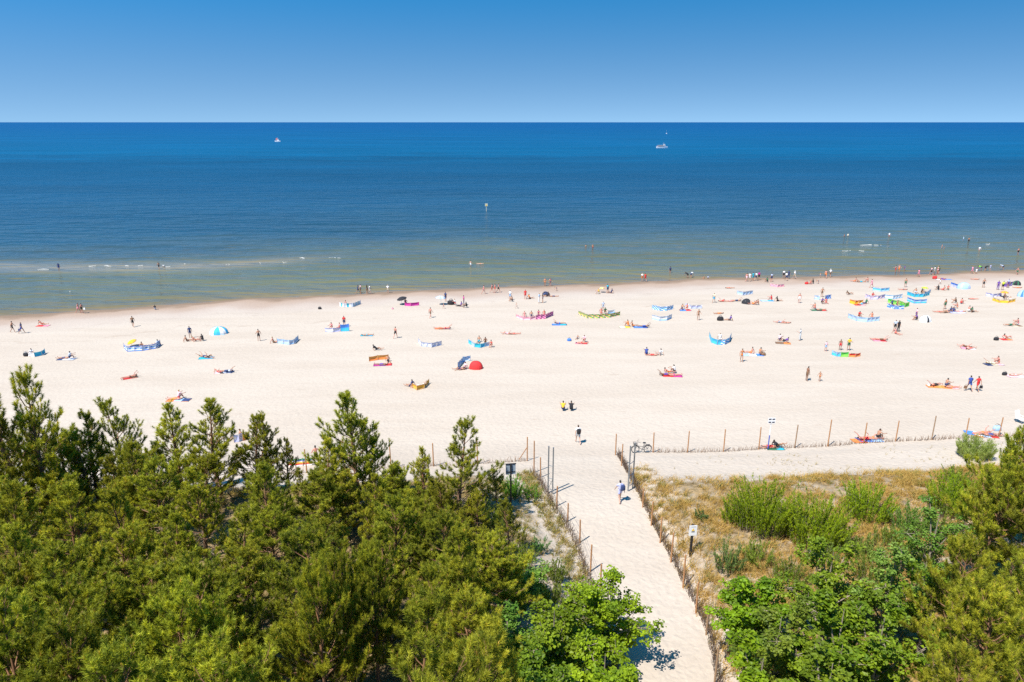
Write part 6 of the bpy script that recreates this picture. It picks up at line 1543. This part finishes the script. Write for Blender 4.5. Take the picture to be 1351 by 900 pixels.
Q(1084, 392, 'sh', 170, 't', '', S + 'brown', 'k', 'bare chested person standing between the printed screens')
Q(1084, 400.5, 'sk', 190, 'd', H_ + 'purple', S + 'black', 'k', 'person in purple sitting between the printed screens')
Q(1089.5, 400, 'sl', 170, 'r', BR + 'red', B + 'red', 'b', 'bather in red sitting before the bluer printed screen')
Q(1075, 408, 'sk', 20, 'r', BR + 'orange', B + 'red', 'b', 'bather in orange sitting on the green and black towel', lift=TWL)
Q(1082, 409.5, 'lb', -88, 't', '', S + 'dgreen', 'k', 'bather lying on the green and black towel', lift=TWL)
Q(1120, 389, 're', -80, 't', H_ + 'brown', S + 'brown', 'k', 'person in brown reclining above the yellow orange windbreak')
Q(1029, 426, 'lk', 90, 'r', '', S + 'grey', 'b', 'bather in grey shorts lying on bare sand with a raised knee')
Q(1037, 426.5, 'lb', 90, 'r', BR + 'brown', B + 'brown', 'k', 'bather in brown lying on bare sand beside a raised knee')
Q(1055, 449.5, 'ph', 60, 'f', H_ + 'silver', TR + 'silver', 'g', 'person in silver grey clothes standing alone on open sand')
Q(1028, 450, 'sk', -40, 't', H_ + 'lpink', S + 'navy', 'k', 'person in pale pink of the leaning couple')
Q(1035, 452, 're', 60, 't', H_ + 'purple', S + 'black', 'k', 'person in dark purple of the leaning couple', lift=TWL)
Q(978, 477.5, 'sh', 185, 't', BR + 'orange', B + 'orange', 'b', 'tanned bather in orange standing beside the long blue and white towel')
Q(991, 467, 'sl', 60, 'r', '', S + 'orange', 'b', 'bather leaning back on the long blue and white towel', lift=TWL)
Q(1002, 469, 'sk', -60, 't', BR + 'orange', B + 'brown', 'k', 'bather hugging knees on the long blue and white towel', lift=TWL)
Q(1089, 463.5, 'st', 180, 'r', H_ + 'lpink', S + 'lblue', 'b', 'child in pale pink and blue standing near the rainbow row', .78)
Q(1108, 462, 'st', 150, 'd', '', S + 'red', 'k', 'dark tanned child in red shorts behind the rainbow row', .85)
Q(1119, 462.5, 'ph', 170, 't', H_ + 'yellow', S + 'dgreen', 'k', 'person in a yellow shirt and dark shorts behind the rainbow row')
Q(1126, 468.5, 'lb', 90, 't', '', S + 'black', 'k', 'bather lying behind the orange end of the rainbow row')
Q(1064, 502.5, 'ph', -70, 'd', '', S + 'brown', 'k', 'tanned grown up in brown shorts facing a small child')
Q(1081, 503, 'sh', 120, 't', '', B + 'orange', 'y', 'small child facing the tanned grown up in brown shorts', .68)
Q(1128, 372, 'sl', 40, 'r', '', S + 'orange', 'b', 'bather in orange sitting on the wet sand, first of three')
Q(1135.5, 372.5, 'lf', 90, 't', '', S + 'teal', 'k', 'bather in teal lying on the wet sand, middle of three')
Q(1145, 372.5, 'sk', 50, 'r', BR + 'red', B + 'brown', 'b', 'bather in red sitting on the wet sand, last of three')
Q(1149.5, 380, 'wk', 60, 'r', DR + 'pink', '', 'b', 'person in a pink dress walking by the sky blue windbreak')
Q(1150.5, 393, 'sk', 180, 'r', H_ + 'red', B + 'red', 'b', 'person in red behind the lavender printed windbreak')
Q(1194, 379, 'st', 170, 't', '', S + 'dgreen', 'k', 'bare chested person in dark shorts standing above the turquoise windbreak')
Q(1192, 382.5, 'lb', 90, 'r', BR + 'red', B + 'navy', 'k', 'bather lying at the feet of the dark shorts above the turquoise windbreak')
Q(1208, 386.5, 'sl', 170, 't', '', S + 'grey', 'b', 'bather sitting behind the vivid turquoise windbreak')
Q(1215.5, 387.5, 'sk', 190, 't', H_ + 'black', S + 'black', 'k', 'person in black under the yellow and green umbrella')
Q(1142, 401, 'sl', 100, 't', H_ + 'dgreen', TR + 'navy', 'k', 'person in dark green beside the yellow orange windbreak')
Q(1136, 402.5, 'lk', -80, 'r', '', S + 'cyan', 'b', 'bather lying on the scarlet towel', lift=TWL)
Q(1177, 403, 'sl', 190, 't', H_ + 'navy', S + 'black', 'k', 'person in navy between the green and blue patterned windbreaks')
Q(1183, 403.5, 'sk', 180, 't', '', S + 'dgreen', 'k', 'bather between the green and blue patterned windbreaks')
Q(1133, 418.5, 'sk', 180, 'd', H_ + 'red', S + 'red', 'k', 'person in red at the near end of the long pale blue windbreak')
Q(1150, 419, 'sl', 170, 'r', BR + 'orange', B + 'orange', 'b', 'bather in orange inside the long pale blue windbreak')
Q(1208, 421, 'st', 80, 'r', H_ + 'lpink', S + 'purple', 'k', 'person in pale pink standing at the white tent')
Q(1209.5, 422.5, 'sk', 80, 't', H_ + 'purple', S + 'black', 'k', 'person in purple crouching at the white tent')
Q(1180, 437.5, 'st', 160, 't', H_ + 'grey', S + 'black', 'k', 'person in grey standing over a seated pink bather')
Q(1184.5, 438, 'st', -160, 't', H_ + 'black', TR + 'black', 'k', 'person in black standing over a seated pink bather')
Q(1181.5, 440.5, 'sl', 200, 'r', BR + 'pink', B + 'red', 'b', 'seated pink bather at the feet of two dark dressed ones')
Q(1228, 363, 'wr', 80, 'r', H_ + 'lpink', S + 'black', 'k', 'person in pale pink walking into the wash, first of four')
Q(1232, 362.5, 'st', 60, 't', H_ + 'white', S + 'white', 'k', 'person in white within the four at the wash')
Q(1236.5, 362, 'st', 20, 'r', BR + 'white', B + 'lpink', 'y', 'blond bather in white swimwear within the four at the wash')
Q(1237.5, 361.8, 'wk', -30, 't', H_ + 'dgreen', S + 'black', 'k', 'person in dark green, last of the four at the wash')
Q(1243, 368.5, 'lb', 90, 'r', '', S + 'purple', 'k', 'bather lying on the long violet blue towel', lift=TWL)
Q(1240, 375, 'wk', 90, 't', '', S + 'white', 'b', 'child in white walking below the long violet blue towel', .7)
Q(1287, 369, 'lb', 88, 'r', BR + 'orange', B + 'orange', 'b', 'bather in orange lying alone on the wet sand')
Q(1297, 379.5, 'sh', 170, 't', '', S + 'black', 'k', 'person in black shorts standing with one hand up')
Q(1238, 383, 'sk', 20, 't', H_ + 'black', S + 'black', 'k', 'person in black, first of three sitting below the violet blue windbreak')
Q(1244.5, 383, 'sl', 40, 'r', '', S + 'red', 'b', 'bather, middle of three sitting below the violet blue windbreak')
Q(1250.5, 383, 'sk', -30, 'r', BR + 'red', B + 'brown', 'b', 'bather in red, last of three sitting below the violet blue windbreak')
Q(1316, 382.5, 'st', 150, 't', H_ + 'purple', TR + 'purple', 'k', 'person in dark purple standing by the neon dressed one')
Q(1322, 383, 'ph', 170, 't', H_ + 'neon', S + 'black', 'k', 'person in neon yellow top before the dark purple windbreak')
Q(1329, 380, 'st', 190, 't', H_ + 'lav', S + 'purple', 'k', 'person in lavender standing before the dark purple windbreak')
Q(1343, 380, 'lb', 90, 'r', '', S + 'orange', 'b', 'bather in orange lying before the black shell tent')
Q(1324, 394.5, 'sk', 180, 'd', H_ + 'brown', S + 'black', 'k', 'person in brown inside the amber yellow windbreak')
Q(1333, 395.5, 'sl', 180, 'f', '', S + 'white', 'y', 'blond child inside the amber yellow windbreak', .7)
Q(1283, 395, 'lb', -90, 'r', BR + 'red', B + 'red', 'b', 'bather in red lying alone between the family group and the amber windbreak')
Q(1246, 408, 'st', 20, 't', BR + 'orange', S + 'dgreen', 'b', 'bather standing over the big family group')
Q(1261, 400, 'sk', 70, 't', H_ + 'brown', S + 'black', 'k', 'person in brown sitting at the back of the big family group')
Q(1267.5, 401, 'sk', -70, 'r', '', S + 'red', 'b', 'bather in red shorts at the back of the big family group')
Q(1263, 407, 'sk', 60, 'r', BR + 'orange', B + 'orange', 'y', 'blond bather in orange in the middle of the big family group')
Q(1253, 411.5, 'sl', 60, 't', H_ + 'navy', S + 'navy', 'k', 'person in navy sitting in the big family group')
Q(1239, 412, 'lb', 88, 'r', BR + 'red', B + 'red', 'k', 'bather in red lying at the edge of the big family group')
Q(1247, 413, 'lf', -85, 't', '', S + 'brown', 'k', 'bather in brown shorts lying in the big family group')
Q(1277.5, 411.5, 'sk', -60, 'r', '', S + 'white', 'k', 'bather in white shorts at the end of the big family group')
Q(1282.5, 412, 'sl', -80, 't', H_ + 'dgreen', S + 'black', 'k', 'person in dark green, last of the big family group')
Q(1268, 412, 'lb', 90, 'r', '', S + 'lav', 'b', 'bather lying on the grey violet towel', lift=TWL)
Q(1333, 430, 'lf', -90, 't', '', S + 'dgreen', 'k', 'bather in dark green lying on the dark cream towel', lift=TWL)
Q(1343, 429, 'sk', 60, 'r', BR + 'mag', B + 'mag', 'b', 'bather in magenta sitting on the dark cream towel', lift=TWL)
Q(1157.5, 448.8, 'lb', 80, 'r', BR + 'pink', B + 'red', 'b', 'bather in pink on the lonely rose red towel', lift=TWL)
Q(1163, 449.5, 'lf', -100, 'r', '', S + 'brown', 'k', 'bather in brown shorts on the lonely rose red towel', lift=TWL)
Q(1327.5, 447.5, 're', -80, 'r', BR + 'red', B + 'red', 'k', 'bather in red propped up on the rust towel', lift=TWL)
Q(1273.5, 458.5, 'lk', 60, 'r', '', S + 'brown', 'k', 'bather with raised knee on the pink towel for two', lift=TWL)
Q(1279.5, 460.5, 'lb', -70, 'r', BR + 'white', B + 'red', 'b', 'bather in white top on the pink towel for two', lift=TWL)
Q(1317, 480.5, 'sk', 80, 'r', BR + 'red', B + 'red', 'b', 'bather in red hugging knees on the cream and navy towel', lift=TWL)
Q(1308.5, 481, 'lf', 85, 'f', H_ + 'cream', S + 'cream', 'y', 'person in cream lying on the cream and navy towel', lift=TWL)
Q(1339, 496, 'lb', -86, 'f', BR + 'lpink', B + 'lpink', 'y', 'long pale bather lying at the picture edge', lift=TWL)
Q(1233.5, 509.5, 'lf', 110, 'r', '', S + 'black', 'b', 'sunburnt bather lying face down on the orange towel', lift=TWL)
Q(1247.5, 511, 'sk', -70, 't', '', S + 'navy', 'k', 'bather hugging knees beside the sunburnt one on the orange towel', lift=TWL)
Q(1255, 512, 'lb', -95, 'r', BR + 'orange', B + 'orange', 'b', 'bather in orange lying on the salmon towel', lift=TWL)
Q(1278, 515.5, 'wk', -8, 't', H_ + 'dblue', S + 'dblue', 'k', 'walker with back turned in a navy shirt and shorts', 1.03)
Q(1288.5, 516, 'wr', 8, 't', H_ + 'red', S + 'red', 'b', 'walker with back turned in a bright red outfit')
Q(743, 542.5, 'sk', 0, 't', H_ + 'yellow', S + 'navy', 'b', 'person in a yellow jacket sitting on the sand with back turned', 1.05)
Q(753.5, 542.5, 'sk', -6, 't', H_ + 'black', TR + 'black', 'k', 'person in a black jacket sitting beside the yellow jacket', 1.05)
Q(762.5, 585, 'wk', 5, 'f', H_ + 'white', S + 'silver', 'b', 'walker in a white shirt and grey shorts carrying a black backpack down to the beach', 1.05)
Q(817.5, 662, 'wr', 12, 'f', H_ + 'lav', S + 'lav', 'k', 'walker in lavender grey on the path between the fences')
Q(418, 613, 'sh', 20, 'r', '', S + 'black', 'k', 'sunburnt person in black shorts standing by the rainbow striped windbreak')
Q(1141, 581, 'lf', 90, 'r', '', S + 'red', 'k', 'bather lying on the blue towel behind the brush fence', lift=TWL)
Q(1157.5, 580, 'sk', -70, 't', '', S + 'black', 'b', 'bather sitting on the blue towel behind the brush fence', lift=TWL)
Q(1151, 580, 'lk', -85, 'r', BR + 'orange', B + 'orange', 'y', 'blond bather with raised knee behind the brush fence', lift=TWL)
Q(1296, 573.5, 'lf', -80, 'r', BR + 'orange', B + 'orange', 'b', 'bather in orange lying face down behind the fence near the white chair', lift=TWL)
Q(1306, 575, 'lb', -95, 'r', '', S + 'dblue', 'k', 'bather in blue shorts lying behind the fence near the white chair', lift=TWL)
Q(1026, 591, 're', -80, 't', H_ + 'black', S + 'brown', 'k', 'person in black reclining behind the direction sign', lift=TWL)
Q(1016, 591, 'lb', 95, 'r', '', S + 'red', 'b', 'bather lying half hidden by the direction sign', lift=TWL)
Q(316, 578, 'sl', 120, 't', '', S + 'dblue', 'b', 'bather glimpsed at the lavender windbreak between pine tops')
# things they carry
def backpack(px, py, head, off, col, label, s=1.0):
    g = ground(px, py); z = POSES['wk']['back'].z; rz = Matrix.Rotation(R(head), 3, 'Z')
    root = thing('backpack', g + rz @ Vector(off) + Vector((0, 0, z)), label, 'backpack', 'bags on the sand', R(head), s)
    mb = MB(); n = 8; vs = []; fs = []
    for z_, k in ((-.22, .85), (-.18, 1), (.08, 1), (.19, .8), (.24, .4)):
        for a in range(n):
            t = 2 * math.pi * (a + .5) / n; vs.append((.17 * k * math.copysign(abs(math.cos(t)) ** .6, math.cos(t)), .09 * k * math.copysign(abs(math.sin(t)) ** .6, math.sin(t)), z_))
    for i in range(4):
        for a in range(n): fs.append((i * n + a, i * n + (a + 1) % n, (i + 1) * n + (a + 1) % n, (i + 1) * n + a))
    fs += [tuple(range(n - 1, -1, -1)), tuple(range(4 * n, 5 * n))]; mb.add(vs, fs, cloth(col)); mb.build('body', root, smooth=True)
    mb = MB()
    for sx in (-1, 1): mb.tube([(sx * .11, .06, .16), (sx * .12, .17, .2), (sx * .13, .3, .08), (sx * .12, .17, -.16), (sx * .11, .06, -.16)], .018, cloth(col), 5)
    mb.build('strap', root)
backpack(762.5, 585, 5, (0, -.215, -.02), 'black', 'black backpack worn over a white shirt', 1.05)
backpack(817.5, 662, 12, (.12, -.20, -.06), 'navy', 'dark backpack on the shoulder of the path walker', .95)
def held_bag(px, py, dx, dy, dz, col, label):
    g = ground(px, py); root = thing('hand_bag', g + Vector((dx, dy, dz)), label, 'bag', 'bags on the sand')
    mb = MB(); mb.box((0, 0, 0), (.30, .14, .3), cloth(col), taper=.8); mb.build('body', root)
    mb = MB(); mb.tube([(.08 * math.cos(t), 0, .14 + .2 * math.sin(t)) for t in np.linspace(0, math.pi, 7)], .012, cloth(col), 4); mb.build('handle', root)
held_bag(1278, 515.5, -.42, .0, .42, 'brown', 'brown bag carried by the navy walker')
held_bag(1288.5, 516, .42, .05, .45, 'black', 'black bag carried by the bright red walker')
held_bag(108.5, 413.5, .42, .1, .75, 'white', 'white rolled towel bag carried along the wash')
held_bag(29.5, 440, -.40, .1, .5, 'navy', 'dark bag carried by the dark blue walker')
print('PEOPLE', PEOPLE)
